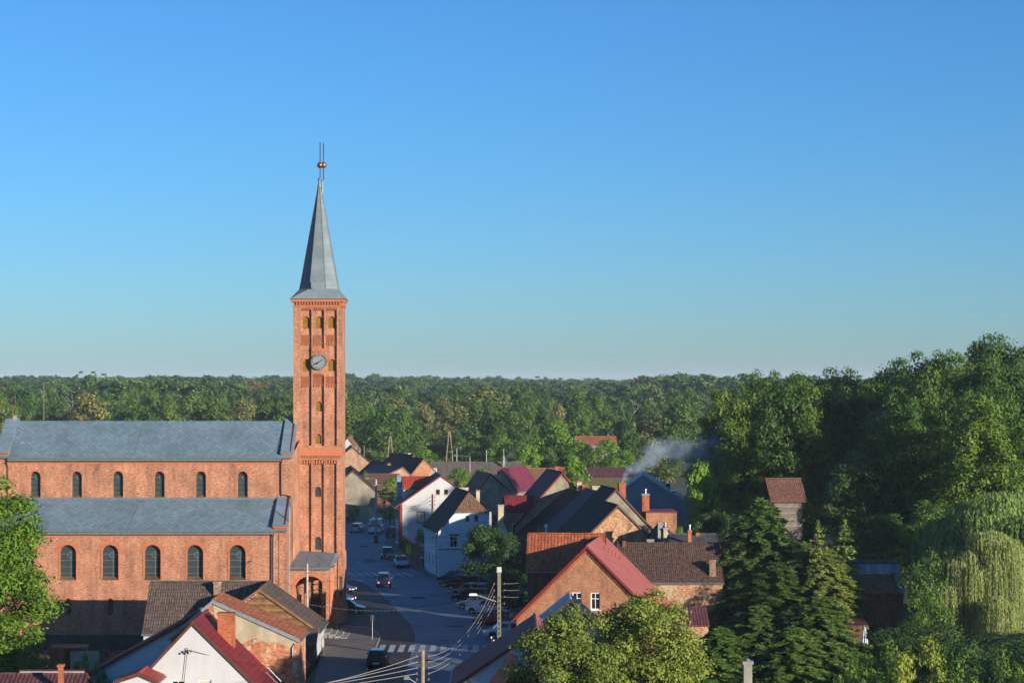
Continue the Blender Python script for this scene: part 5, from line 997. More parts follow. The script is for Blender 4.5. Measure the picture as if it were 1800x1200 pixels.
for k_, x, y, D, w, lb_ in [('shrub_y', 1628, 1118, 120, 120, 'yellowish pointed shrub at the bottom left of the willow'), ('shrub', 1545, 1130, 124, 100, 'green shrub in front of the closed parasol'), ('shrub', 1690, 1160, 112, 100, 'low green shrub at the bottom below the willow'), ('shrub', 1490, 1165, 118, 90, 'low shrub below the spruce group'), ('shrub_y', 1585, 1150, 112, 90, 'small yellow green shrub at the bottom edge left of the pointed shrub'), ('shrub', 1770, 1140, 118, 90, 'leafy shrub at the bottom right corner'), ('shrub', 1628, 1040, 160, 90, 'shaded shrub to the right of the shaded shed'), ('shrub', 1625, 965, 172, 90, 'pale shrub beside the end of the blue sheet band'),
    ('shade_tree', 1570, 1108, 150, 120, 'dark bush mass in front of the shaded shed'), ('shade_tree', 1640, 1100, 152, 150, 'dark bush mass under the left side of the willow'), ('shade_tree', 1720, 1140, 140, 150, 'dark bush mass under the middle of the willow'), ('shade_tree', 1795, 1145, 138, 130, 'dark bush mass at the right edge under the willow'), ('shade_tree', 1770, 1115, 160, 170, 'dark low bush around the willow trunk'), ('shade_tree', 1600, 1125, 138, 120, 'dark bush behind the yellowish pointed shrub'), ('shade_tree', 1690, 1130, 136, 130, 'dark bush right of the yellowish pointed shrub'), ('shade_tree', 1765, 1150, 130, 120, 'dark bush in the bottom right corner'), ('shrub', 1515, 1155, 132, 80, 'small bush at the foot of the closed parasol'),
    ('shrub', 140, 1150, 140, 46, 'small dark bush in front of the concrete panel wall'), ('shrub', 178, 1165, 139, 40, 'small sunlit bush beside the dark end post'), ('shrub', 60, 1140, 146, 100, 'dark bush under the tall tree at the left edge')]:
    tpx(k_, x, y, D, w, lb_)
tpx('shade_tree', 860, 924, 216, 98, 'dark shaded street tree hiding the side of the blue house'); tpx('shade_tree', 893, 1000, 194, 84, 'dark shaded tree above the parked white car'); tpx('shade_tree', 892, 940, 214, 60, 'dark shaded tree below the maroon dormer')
for k_, x, y, D, w, lb_ in [('shrub', 747, 930, 263, 42, 'sunlit bush against the white house wall'), ('shrub', 709, 946, 272, 20, 'thin bush at the corner of the white house'), ('shrub', 620, 888, 342, 22, 'small sunlit bush on the garden wall'), ('shrub', 613, 905, 336, 36, 'dark bush behind the silver parked car'), ('shrub', 686, 884, 330, 40, 'dark bush left of the white house corner'),
    ('shrub', 638, 828, 372, 24, 'small light green bush behind the grey rendered gable'), ('bright', 690, 838, 362, 46, 'light green tree left of the cross wing of the white house'), ('bright', 806, 822, 392, 60, 'green garden tree in front of the long grey roof'), ('bright', 845, 824, 398, 56, 'green garden tree left of the tan gable house'), ('bright', 1236, 812, 236, 66, 'bright green tree right of the grey blue building'),
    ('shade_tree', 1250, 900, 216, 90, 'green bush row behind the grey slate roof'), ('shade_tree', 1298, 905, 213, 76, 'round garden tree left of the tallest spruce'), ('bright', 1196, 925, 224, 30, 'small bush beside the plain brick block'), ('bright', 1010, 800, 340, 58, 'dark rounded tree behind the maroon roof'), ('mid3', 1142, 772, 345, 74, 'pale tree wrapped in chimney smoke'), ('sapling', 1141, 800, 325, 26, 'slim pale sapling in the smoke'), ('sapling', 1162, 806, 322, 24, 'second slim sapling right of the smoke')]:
    tpx(k_, x, y, D, w, lb_)
tpx('bare', 676, 858, 340, 40, 'brownish purple tree behind the street lamp'); tpx('bare', 694, 860, 338, 30, 'brownish purple shrub left of the white house eaves')
tpx('midspruce', 1222, 728, 318, 50, 'spruce with hanging branches in the smoke'); tpx('midspruce', 1254, 722, 330, 56, 'taller spruce right of the smoky spruce')
# grove on the rise at the right
outl = [(1290, 690), (1330, 668), (1400, 662), (1450, 666), (1490, 660), (1540, 664), (1580, 648), (1620, 630), (1660, 622), (1700, 606), (1750, 597), (1800, 603), (1880, 600), (1990, 610)]
def ol(x): return float(np.interp(x, [p[0] for p in outl], [p[1] for p in outl]))
ordn = ['first', 'second', 'third', 'fourth', 'fifth', 'sixth', 'seventh', 'eighth', 'ninth', 'tenth', 'eleventh', 'twelfth', 'thirteenth', 'fourteenth', 'fifteenth', 'sixteenth', 'seventeenth', 'eighteenth', 'nineteenth', 'twentieth']
def ordinal(i):
    if i < 20: return ordn[i]
    t_ = ['', '', 'twenty', 'thirty', 'forty', 'fifty'][(i + 1) // 10]; u_ = (i + 1) % 10
    return (t_ + '-' + ordn[u_ - 1]) if u_ else {20: 'twentieth', 30: 'thirtieth', 40: 'fortieth', 50: 'fiftieth'}[i + 1]
random.seed(5)
for r_, (D, x0, x1, st_, dy, desc) in enumerate([(271, 1262, 1900, 46, 4, 'back row of the tall grove on the right'), (254, 1310, 1900, 54, 30, 'middle row of the tall grove on the right'), (225, 1545, 1900, 66, 78, 'front row of the tall grove on the right')]):
    xs = np.arange(x0, x1, st_)
    for i, x in enumerate(xs):
        x = x + random.uniform(-14, 14); y = ol(x) + dy + random.uniform(-10, 10) - (10 if x < 1600 else 0); k_ = random.choice(['grove', 'grove2', 'grove2', 'grove', 'grove3'])
        tpx(k_, x, y, D + random.uniform(-4, 4) - (15 if r_ == 0 and x > 1570 else 0) - (10 if r_ == 1 and x > 1570 else 0), random.uniform(95, 135), f'{ordinal(i)} tree from the left in the {desc}', 'grove trees on the rise')
for k_, x, y, D, w, lb_ in [('grove3', 1592, 736, 227, 130, 'sunlit pointed tree standing in front of the grove above the shed'), ('grove3', 1662, 752, 219, 140, 'sunlit tree left above the willow'), ('grove3', 1725, 700, 212, 150, 'broad sunlit tree behind the willow top'), ('grove', 1790, 735, 216, 140, 'sunlit tree at the right edge above the willow'), ('grove2', 1640, 880, 206, 110, 'shaded tree between the shed and the willow'), ('grove2', 1500, 800, 222, 120, 'dark tree right of the timber tower'), ('grove2', 1435, 770, 257, 120, 'dark tree behind the timber tower'), ('grove2', 1335, 790, 262, 110, 'dark tree left behind the timber tower'), ('grove2', 1560, 905, 212, 100, 'dark tree above the shed roof'), ('grove2', 1590, 700, 222, 110, 'tall dark tree between the timber tower and the sunlit pointed tree'), ('grove2', 1290, 770, 256, 100, 'dark tree right of the smoky spruces'), ('grove2', 1390, 730, 262, 110, 'dark tree high behind the timber tower')]:
    tpx(k_, x, y, D, w, lb_)
# woodland rows behind the village
rows = [(462, 612, 1220, 34, (774, 800), ['bright', 'shrub', 'mid'], 'bushy hedge line behind the barns'), (500, 620, 1330, 44, (716, 764), ['mid', 'mid2', 'mid3', 'mid'], 'woodland edge behind the hedge line'),
        (545, -20, 1340, 40, (694, 728), ['mid', 'mid2', 'mid', 'mid3'], 'second woodland row behind the village'), (600, -20, 1340, 40, (686, 712), ['mid', 'mid2', 'mid3', 'mid2', 'midspruce'], 'third woodland row behind the village'),
        (665, -20, 1340, 38, (681, 702), ['mid2', 'mid', 'far', 'pine'], 'fourth woodland row behind the village'), (735, -20, 1340, 36, (677, 694), ['mid', 'mid2', 'pine', 'far2'], 'fifth woodland row behind the village')]
for D, x0, x1, st_, (ya, yb), ks, desc in rows:
    i = 0; x = x0
    while x < x1:
        xx = x + random.uniform(-.3, .3) * st_; hid = xx < 512 and False
        k_ = random.choice(ks); y = random.uniform(ya, yb) + (8 if 1000 < xx < 1300 and D < 560 else 0)
        if not (588 < xx < 632 and D < 520): tpx(k_, xx, y, D + random.uniform(-14, 14), st_ * random.choice((1.0, 1.25, 1.5, 1.9)), f'{ordinal(i)} tree from the left in the {desc}', 'woodland trees behind the village'); i += 1
        x += st_
for k_, x, y, D, w, lb_ in [('mid2', 662, 722, 505, 70, 'dark round tree left of the big dark clump behind the tower'), ('mid', 690, 712, 510, 80, 'big dark green tree behind the tower'), ('mid', 718, 724, 505, 70, 'dark green tree right of the big dark tree behind the tower'), ('mid3', 845, 683, 560, 120, 'broad olive tree rising above the woodland edge'), ('mid3', 800, 712, 540, 90, 'olive tree left of the broad olive tree'), ('mid2', 915, 690, 545, 70, 'dark tree right of the broad olive tree'), ('bright', 880, 764, 455, 64, 'light green tree above the small smoke'), ('bright', 925, 780, 450, 54, 'light green tree right of the small smoke'), ('bright', 978, 742, 470, 90, 'green tree left of the distant orange roof'), ('bright', 1020, 776, 462, 70, 'bright green tree below the distant orange roof'), ('bright', 1065, 772, 458, 74, 'bright green tree right of the distant orange roof'), ('bright', 1098, 790, 452, 50, 'bright green bush left of the smoke'), ('mid', 1060, 722, 510, 80, 'rounded green tree above the distant orange roof'), ('mid2', 1010, 688, 545, 70, 'tall dark tree above the bright green clump'), ('mid', 1195, 704, 500, 80, 'green tree above the smoke'), ('mid3', 155, 690, 520, 76, 'pale olive tree behind the church ridge at the left'), ('mid', 250, 708, 515, 70, 'green tree behind the middle of the church ridge'), ('mid', 295, 706, 515, 60, 'second green tree behind the middle of the church ridge'), ('midspruce', 434, 698, 530, 24, 'dark lone spruce behind the church ridge')]:
    tpx(k_, x, y, D, w, lb_)
# far forest: one mass of trees to the horizon
pts = []; random.seed(9)
for D0, D1, sp in ((770, 1100, 6.5), (1100, 1700, 8.5), (1700, 2800, 13.0), (2800, 6500, 24.0)):
    D = D0
    while D < D1:
        hw = .275 * D; X = -hw
        while X < hw:
            xx, yy = X + random.uniform(-.5, .5) * sp, D + random.uniform(-.5, .5) * sp
            if math.sin(xx * .0071 + 2 * math.sin(yy * .0023)) + math.sin(yy * .0093 + 1.6 * math.sin(xx * .0047)) < 1.55: pts.append((xx, yy))
            X += sp * random.uniform(.8, 1.2)
        D += sp * (1.0 if D < 1700 else 1.6)
me = bpy.data.meshes.new('forest'); me.from_pydata([(x, y, gz(x, y) - .5) for x, y in pts], [], [])
me.attributes.new('sc', 'FLOAT_VECTOR', 'POINT'); me.attributes.new('ix', 'INT', 'POINT')
sv = []; iv = []
for x, y in pts:
    u = x / y * F + 900; band = math.sin(x * .011 + y * .004) + math.sin(y * .013 - x * .006)
    pb = .55 if (390 < u < 520 or 600 < u < 640) and 800 < y < 1000 else .04
    k_ = random.random(); iv.append(3 if k_ < pb else (2 if band > .5 and k_ < .75 else random.choice((0, 1))))
    cl = math.sin(x * .031 + 1.7 * math.sin(y * .012)) + math.sin(y * .027 + 1.3 * math.sin(x * .016)); h = random.uniform(.74, 1.06) + .09 * cl; g = 1.0 if y < 1700 else (1.5 if y < 2800 else 2.4)
    w_ = g * random.choice((.8, 1.0, 1.15, 1.45, 1.8)); sv += [w_, w_, h * (1.0 if w_ < 1.4 * g else 1.08)]
me.attributes['sc'].data.foreach_set('vector', sv); me.attributes['ix'].data.foreach_set('value', iv)
fo = bpy.data.objects.new('forest', me); COL.objects.link(fo); tag(fo, 'dense mixed forest stretching to the horizon', 'forest', kind='stuff')
ng = bpy.data.node_groups.new('forest', 'GeometryNodeTree'); ng.interface.new_socket('Geometry', in_out='INPUT', socket_type='NodeSocketGeometry'); ng.interface.new_socket('Geometry', in_out='OUTPUT', socket_type='NodeSocketGeometry')
gi = ng.nodes.new('NodeGroupInput'); go = ng.nodes.new('NodeGroupOutput'); jn = ng.nodes.new('GeometryNodeJoinGeometry'); ip = ng.nodes.new('GeometryNodeInstanceOnPoints')
crowns = {}
for o in bpy.data.objects:
    if o.type == 'MESH' and o.parent and o.name.startswith('crown'): crowns.setdefault(o.data.name, o)
for kk in ('bare', 'pine', 'far2', 'far'):          # joined in reverse so that index 0 is 'far'
    co = crowns.get(K[kk][1].name)
    if co is None: continue
    oi_ = ng.nodes.new('GeometryNodeObjectInfo'); oi_.inputs['Object'].default_value = co; oi_.inputs['As Instance'].default_value = True; oi_.transform_space = 'ORIGINAL'; ng.links.new(oi_.outputs['Geometry'], jn.inputs[0])
def nattr(nm, ty): n = ng.nodes.new('GeometryNodeInputNamedAttribute'); n.data_type = ty; n.inputs['Name'].default_value = nm; return n
na, ni = nattr('sc', 'FLOAT_VECTOR'), nattr('ix', 'INT'); rv = ng.nodes.new('FunctionNodeRandomValue'); rv.data_type = 'FLOAT'; rv.inputs[3].default_value = 6.28
cx3 = ng.nodes.new('ShaderNodeCombineXYZ'); ng.links.new(rv.outputs[1], cx3.inputs[2])
ng.links.new(gi.outputs[0], ip.inputs['Points']); ng.links.new(jn.outputs[0], ip.inputs['Instance']); ip.inputs['Pick Instance'].default_value = True
ng.links.new(ni.outputs['Attribute'], ip.inputs['Instance Index']); ng.links.new(na.outputs['Attribute'], ip.inputs['Scale']); ng.links.new(cx3.outputs[0], ip.inputs['Rotation']); ng.links.new(ip.outputs[0], go.inputs[0])
md = fo.modifiers.new('forest', 'NODES'); md.node_group = ng
# ------------------------------------------------------------------ cars
def car(kind, paint, px, py, ang, label, lit=False, D=None, X=None):
    """parked car; ang = heading of its nose, degrees, 0 = towards the camera, 90 = to the right"""
    L, W, H = dict(hatch=(3.9, 1.70, 1.48), wagon=(4.5, 1.76, 1.48), sedan=(4.4, 1.74, 1.44), suv=(4.4, 1.84, 1.66), van=(5.2, 1.98, 2.3))[kind]
    p = G(px, py) if D is None else Vector((X, D, 0)); root = empty('van' if kind == 'van' else 'parked_car', (p.x, p.y, .03), R(ang), label, 'van' if kind == 'van' else 'car', 'cars along the street')
    w = W / 2; y0 = -L / 2; m = MB(); belt = .92 if kind != 'van' else 1.25; gh = .2
    nose = .62 if kind != 'van' else .95
    rear = belt - (.04 if kind != 'sedan' else .0)
    stn = [(0, .42, nose - .1, .86), (.08, gh + .1, nose, .93), (.9 if kind != 'van' else .6, gh, belt - .1, 1.0), (1.25 if kind != 'van' else .9, gh, belt, 1.0), (L * .5, gh, belt + .02, 1.0), (L - .35, gh, belt + .02, 1.0), (L - .08, gh + .08, rear, .95), (L, .4, rear - .15, .9)]
    vs_, fs = [], []
    for y, zb, zt, k_ in stn:
        ww = w * k_; vs_ += [(-ww * .95, y0 + y, zb), (-ww, y0 + y, zb + (zt - zb) * .4), (-ww * .99, y0 + y, zt - .1), (-ww * .9, y0 + y, zt), (ww * .9, y0 + y, zt), (ww * .99, y0 + y, zt - .1), (ww, y0 + y, zb + (zt - zb) * .4), (ww * .95, y0 + y, zb)]
    for i in range(len(stn) - 1):
        for k_ in range(8): fs.append((i * 8 + k_, i * 8 + (k_ + 1) % 8, i * 8 + 8 + (k_ + 1) % 8, i * 8 + 8 + k_))
    fs += [tuple(range(7, -1, -1)), tuple(len(vs_) - 8 + k_ for k_ in range(8))]; m.add(vs_, fs)
    if kind == 'van': cb_, ct = (.7, L - .04), (1.5, L - .12)
    elif kind == 'sedan': cb_, ct = (1.15, L - .55), (1.95, L - 1.35)
    elif kind == 'hatch': cb_, ct = (.95, L - .12), (1.7, L - .6)
    else: cb_, ct = (1.1, L - .1), (1.85, L - .42)
    bw, tw_ = w * .9, w * (.72 if kind != 'van' else .82); zb, zt = belt - .03, H
    zr = zt - .07; k1 = .88
    yb0, yb1, yt0, yt1 = y0 + cb_[0], y0 + cb_[1], y0 + ct[0], y0 + ct[1]
    lo = [(-bw, yb0, zb), (bw, yb0, zb), (bw, yb1, zb), (-bw, yb1, zb)]; md_ = [(-tw_ - .02, yt0 - .1, zr), (tw_ + .02, yt0 - .1, zr), (tw_ + .02, yt1 + .06, zr), (-tw_ - .02, yt1 + .06, zr)]; hi = [(-tw_ * k1, yt0 + .15, zt), (tw_ * k1, yt0 + .15, zt), (tw_ * k1, yt1 - .1, zt), (-tw_ * k1, yt1 - .1, zt)]
    m.add(lo + md_ + hi, [(0, 1, 5, 4), (1, 2, 6, 5), (2, 3, 7, 6), (3, 0, 4, 7), (4, 5, 9, 8), (5, 6, 10, 9), (6, 7, 11, 10), (7, 4, 8, 11), (8, 9, 10, 11)])
    body = m.build('body', 'paint_' + paint, root, smooth=False)
    bm_ = body.modifiers.new('bevel', 'BEVEL'); bm_.width = .05; bm_.segments = 2; bm_.limit_method = 'ANGLE'; bm_.angle_limit = R(20)
    def panel(name, a, b, c, d, mat, par=root, inset=(.08, .1), off=.012):
        a, b, c, d = map(Vector, (a, b, c, d)); n = (b - a).cross(d - a).normalized() * off
        pt = lambda u, v: (a.lerp(b, u)).lerp(d.lerp(c, u), v) + n
        u0, v0 = inset; m = MB(); m.poly([pt(u0, v0), pt(1 - u0, v0), pt(1 - u0, 1 - v0 * .7), pt(u0, 1 - v0 * .7)]); return m.build(name, mat, par)
    panel('windscreen', lo[0], lo[1], md_[1], md_[0], 'car_glass'); panel('rear_window', lo[2], lo[3], md_[3], md_[2], 'car_glass' if kind != 'van' else 'flashing', inset=(.1, .14))  # pale rear pane of the van imitates a reflection by its colour
    for sg in (0, 1):
        A, B, Cc, Dd = (lo[1], lo[2], md_[2], md_[1]) if sg == 0 else (lo[3], lo[0], md_[0], md_[3])
        A, B, Cc, Dd = map(Vector, (A, B, Cc, Dd)); cuts = ((.06, .46), (.5, .93)) if kind in ('hatch', 'sedan') else ((.06, .4), (.43, .7), (.73, .95)) if kind != 'van' else (((.05, .3),) if sg == 0 else ((.7, .95),))
        for u0, u1 in cuts:
            panel('side_window', A.lerp(B, u0), A.lerp(B, u1), Dd.lerp(Cc, u1), Dd.lerp(Cc, u0), 'car_glass', inset=(.03, .12))
    wr_ = .31 if kind not in ('van', 'suv') else .36
    for sx in (-1, 1):
        for yy in (y0 + .78, y0 + L - .75):
            m = MB(); n = 18; r_ = wr_
            def ring(r, x): return [(x, yy + r * math.cos(2 * math.pi * k_ / n), wr_ + r * math.sin(2 * math.pi * k_ / n)) for k_ in range(n)]
            xo = sx * (w + .015); xi = sx * (w - .2)
            m.add(ring(r_, xi) + ring(r_, xo - sx * .03) + ring(r_ * .9, xo) + ring(r_ * .66, xo), [(j * n + k_, j * n + (k_ + 1) % n, j * n + n + (k_ + 1) % n, j * n + n + k_) for j in range(3) for k_ in range(n)]); wl = m.build('wheel', 'rubber', root)
            m = MB(); m.add(ring(r_ * .66, xo - sx * .005) + ring(r_ * .2, xo - sx * .05) + [(xo - sx * .03, yy, wr_)], [(k_, (k_ + 1) % n, n + (k_ + 1) % n, n + k_) for k_ in range(n)] + [(n + k_, n + (k_ + 1) % n, 2 * n) for k_ in range(n)]); m.build('rim', 'rim', wl)
            m = MB(); m.add([(sx * (w + .006), p_[1], p_[2]) for p_ in ring(r_ + .05, 0)][: n // 2 + 1], [tuple(range(n // 2 + 1))]); m.build('wheel_arch', 'rubber', wl)
        zl = nose - .02 if kind != 'van' else .85
        m = MB(); m.lathe([(.005, 0), (.1, .0), (.1, .06), (.005, .07)], 12); vv = [(sx * w * .7 + a_[0], y0 - .05 + .06 - a_[2], zl - .06 + a_[1]) for a_ in m.v]; m.v = vv; m.build('headlight', 'headlamp_lit' if lit else 'head_clear', root)
        m = MB(); zt_ = belt - .2; hh = .28 if kind != 'van' else .5; m.box(sx * w * .78 - .12, sx * w * .78 + .12, y0 + L - .06, y0 + L + .015, zt_ - hh * .3, zt_ + hh * .5); m.build('tail_light', 'tail_red', root)
        m = MB(); m.box(sx * (w + .02) - .02, sx * (w + .02) + sx * .16 + .02 * 0, y0 + cb_[0] + .35, y0 + cb_[0] + .45, belt - .02, belt + .13) if sx > 0 else m.box(-(w + .18), -(w), y0 + cb_[0] + .35, y0 + cb_[0] + .45, belt - .02, belt + .13); m.build('mirror', 'paint_' + paint, root)
    for yy, nm_ in ((y0 - .03, 'front'), (y0 + L, 'rear')): m = MB(); m.box(-.26, .26, yy, yy + .03, .42, .53); m.build('number_plate', 'plate', root)
    m = MB(); m.box(-w * .6, w * .6, y0 - .012, y0 + .03, .48, nose - .16); m.build('grille', 'rubber', root)
    if kind == 'van':
        m = MB(); m.box(-w * .93, w * .93, y0 + L - .05, y0 + L + .012, 1.2, 1.42); m.build('stripe', 'paint_red', root); m = MB(); m.box(-w - .008, -w + .02, y0 + 1.0, y0 + L - .05, .95, 1.1); m.build('stripe', 'paint_red', root)
        m = MB(); m.box(-.015, .015, y0 + L - .02, y0 + L + .012, .4, 2.15); m.build('door_gap', 'rubber', root)
    return root
# heading: rz=0 puts the nose (local -y) towards the camera
car('wagon', 'silver', 629, 935, 172, 'silver estate car parked by the garden wall left of the van')
car('van', 'white', 662, 936, 176, 'white van with red stripe parked by the garden wall')
car('suv', 'black', 693, 944, 170, 'dark car half hidden by the white house corner')
car('hatch', 'navy', 681, 981, 4, 'dark navy car parked at the pavement behind the silver blue one')
car('sedan', 'steel', 705, 996, 8, 'silver blue car parked below the yellow warning sign')
car('hatch', 'grey', 674.5, 1029, 4, 'small grey car driving towards the crossing with lights on', lit=True)
car('sedan', 'wine', 592, 1041, 60, 'dark car poking out behind the church tower, farthest of the three'); car('sedan', 'wine', 589, 1058, 62, 'dark red car poking out behind the church tower, middle of the three'); car('hatch', 'black', 609, 1077, 88, 'black small car side on at the foot of the church tower')
car('hatch', 'black', 665, 1170, 178, 'black small car with red tail lights at the front crossing')
car('wagon', 'navy', 800, 1024, -112, 'farthest dark blue car in the parked row by the blue house'); car('wagon', 'black', 806, 1031, -112, 'second dark car in the parked row by the blue house'); car('suv', 'red', 818, 1036, -112, 'red car in the parked row between the dark cars')
car('wagon', 'silver', 827, 1047, -112, 'silver estate car in the middle of the parked row'); car('wagon', 'black', 829, 1057, -112, 'black car between the silver estate and the white cars'); car('sedan', 'white', 840, 1069, -112, 'white saloon in the parked row'); car('wagon', 'white', 858, 1078, -112, 'white estate car nearest in the parked row')
car('hatch', 'red', 868, 1098, -112, 'red and pale car hidden under the dark street tree'); car('hatch', 'white', 886, 1120, -84, 'white car parked alone beside the big concrete pole')

# ------------------------------------------------------------------ poles, signs, wires
def pole(name, label, px, ytop, D, r, mat, cat='pole', sq=False, z0=None, rt=None):
    X = xat(px, D); z0 = gz(X, D) if z0 is None else z0; root = empty(name, (X, D, z0), 0, label, cat); h = zat(ytop, D) - z0; m = MB()
    if sq: m.taper(-r, r, -r, r, 0, h, (rt or r * .7) / r)
    else: m.tube([(0, 0, -.1), (0, 0, h)], r, 8, rt or r * .7)
    m.build('shaft', mat, root); return root, h
def insul(root, x, y, z, s=.09):
    m = MB(); m.lathe([(s * .6, z - s), (s, z - s * .3), (s * .7, z), (s, z + s * .4), (s * .5, z + s * 1.3)], 8, (x, y)); m.build('insulator', 'insulator', root)
def lamp_arm(root, h, dx, dz, dy=0, head=.5):
    m = MB(); m.tube([(0, 0, h), (dx * .5, dy * .5, h + dz * .8), (dx, dy, h + dz)], .04, 6); a = m.build('lamp_arm', 'lamp_metal', root)
    m = MB(); sx = 1 if dx > 0 else -1; m.box(min(dx, dx + sx * head), max(dx, dx + sx * head), dy - .13, dy + .13, h + dz - .05, h + dz + .09); m.build('lamp_head', 'lamp_metal', a); m = MB(); m.box(min(dx, dx + sx * head) + .05, max(dx, dx + sx * head) - .05, dy - .1, dy + .1, h + dz - .08, h + dz - .052); m.build('lamp_lens', 'lamp_lens', a)
cp, h = pole('concrete_pole', 'tall slotted concrete pole with lamp and many wires beside the parked cars', 877.5, 1006, 165, .165, 'pole_concrete', sq=True, rt=.14)
for k_ in range(16): zz = h - 2.2 - .42 * k_; MB().box(-.05, .05, -.18, -.1, zz, zz + .26).build('slot', 'trim_dark', cp)
m = MB(); m.taper(-.2, .2, -.17, .17, h, h + .48, .9); m.build('lamp_box', 'curtain', cp); m = MB(); m.box(-.25, .25, -.24, -.2, h + .02, h + .06); m.build('lamp_frame', 'lamp_metal', cp)
m = MB(); m.tube([(-.2, 0, h - 2.4), (-1.5, -.2, h - 1.95), (-1.9, -.3, h - 1.8)], .06, 6); la = m.build('lamp_arm', 'lamp_metal', cp); m = MB(); m.taper(-2.5, -1.8, -.45, -.15, h - 1.85, h - 1.68, .8); m.build('lamp_head', 'sign_white', la)
for sx in (-1, 1):
    for k_ in range(4): insul(cp, sx * .42, 0, h - .9 - .55 * k_, .06); MB().tube([(sx * .2, 0, h - .95 - .55 * k_), (sx * .42, 0, h - .95 - .55 * k_)], .03, 5).build('bracket', 'trim_dark', cp)
wp, h2_ = pole('wooden_pole', 'weathered pole crowded with insulators and a street lamp at the bottom edge', 743, 1142, 111, .13, 'wood_pole', rt=.11)
for k_ in range(5):
    for sx in (-1, 1): insul(wp, sx * .33, 0, h2_ - .35 - .32 * k_, .055); MB().tube([(sx * .1, 0, h2_ - .4 - .32 * k_), (sx * .33, 0, h2_ - .4 - .32 * k_)], .022, 5).build('bracket', 'trim_dark', wp)
m = MB(); m.tube([(-.1, 0, h2_ - 2.0), (-.55, -.1, h2_ - 1.7), (-.75, -.15, h2_ - 1.55)], .035, 6); la = m.build('lamp_arm', 'lamp_metal', wp); m = MB(); m.taper(-1.05, -.7, -.28, -.08, h2_ - 1.6, h2_ - 1.42, .75); m.build('lamp_head', 'pole_concrete', la)
p3_, h3_ = pole('pale_pole', 'pale bare pole standing in front of the church porch', 540, 990, 181, .14, 'pale_pole', z0=0)
m = MB(); m.tube([(0, -.1, h3_ - .9), (.5, -.2, h3_ - .7)], .025, 5); m.build('bracket', 'trim_dark', p3_); insul(p3_, .5, -.2, h3_ - .65, .07); insul(p3_, -.25, 0, h3_ - .5, .06)
p4_, h4_ = pole('street_lamp', 'tall pale street lamp at the end of the street by the van', 661, 842, 293, .2, 'pale_pole', cat='lamp', rt=.14); lamp_arm(p4_, h4_, -1.0, .15); MB().taper(-.32, .32, -.32, .32, 0, 1.2, .8).build('base', 'trim_dark', p4_)
p5_, h5_ = pole('red_brown_pole', 'thin red brown slotted pole in front of the white house', 760, 868, 262, .15, 'trim_brown', sq=True, rt=.12)
for k_ in range(3):
    for sx in (-1, 1): insul(p5_, sx * .3, 0, h5_ - .4 - .5 * k_, .09)
for k_ in range(10): MB().box(-.05, .05, -.16, -.1, h5_ - 2.2 - .45 * k_, h5_ - 1.95 - .45 * k_).build('slot', 'concrete', p5_)
p6_, h6_ = pole('street_lamp', 'white street lamp in front of the blue house', 862, 899, 235, .16, 'pale_pole', cat='lamp', sq=True, rt=.13); lamp_arm(p6_, h6_ - 1.7, -.7, .1, 0, .6)
p7_, h7_ = pole('thin_pole', 'thin grey pole with a small lamp in the far gardens', 826, 802, 402, .1, 'pale_pole'); lamp_arm(p7_, h7_, -2.6, .2, 0, .7)
p8_, h8_ = pole('thin_pole', 'thin pole with a small lamp left of the dark roofs', 640, 782, 432, .14, 'pole_concrete'); lamp_arm(p8_, h8_ - 1.6, 1.0, .3, 0, .5)
p9_, h9_ = pole('mast', 'thin mast rising from the long grey roof beside the small smoke', 885.5, 788, 436, .06, 'lamp_metal')
p10, h10 = pole('wooden_pole', 'wooden pole among the trees right of the grey blue building', 1210.5, 826, 255, .2, 'wood_pole')
p11, h11_ = pole('lamp_bollard', 'small dark post with two pale globes beside the front crossing', 863.5, 1120, 168, .06, 'trim_dark', cat='lamp')
for dx, dz in ((0, 0), (.2, -.25)): MB().lathe([(.03, h11_ + dz - .1), (.1, h11_ + dz), (.03, h11_ + dz + .1)], 8, (dx, 0)).build('globe', 'lamp_lens', p11)
for nm_, lb_, x0, xt, yt, D in (('a_frame_pole', 'tall wooden A frame power pole at the woodland edge', 790, 790, 757, 452), ('a_frame_pole', 'wooden A frame power pole left of the far dark roofs', 686, 686, 766, 440)):
    z_ = zat(yt, D); root = empty(nm_, (xat(x0, D), D, 0), 0, lb_, 'pole')
    for sx in (-1, 1): MB().tube([(sx * 1.25, 0, 0), (sx * .12, 0, z_)], .13, 6).build('leg', 'wood_pole', root)
    MB().tube([(-.8, 0, z_ * .62), (.8, 0, z_ * .62)], .08, 5).build('crossbar', 'wood_pole', root); MB().tube([(-.6, 0, z_ * .9), (.6, 0, z_ * .9)], .06, 5).build('crossarm', 'wood_pole', root)
for lb_, x, y, D in (('far street lamp with angled head right of the A frame pole', 803, 786, 450), ('far street lamp with angled head at the hedge line', 855, 789, 452)):
    r_, hh = pole('street_lamp', lb_, x, y + 2, D, .09, 'lamp_metal', cat='lamp'); lamp_arm(r_, hh, .6, .25, 0, .6)
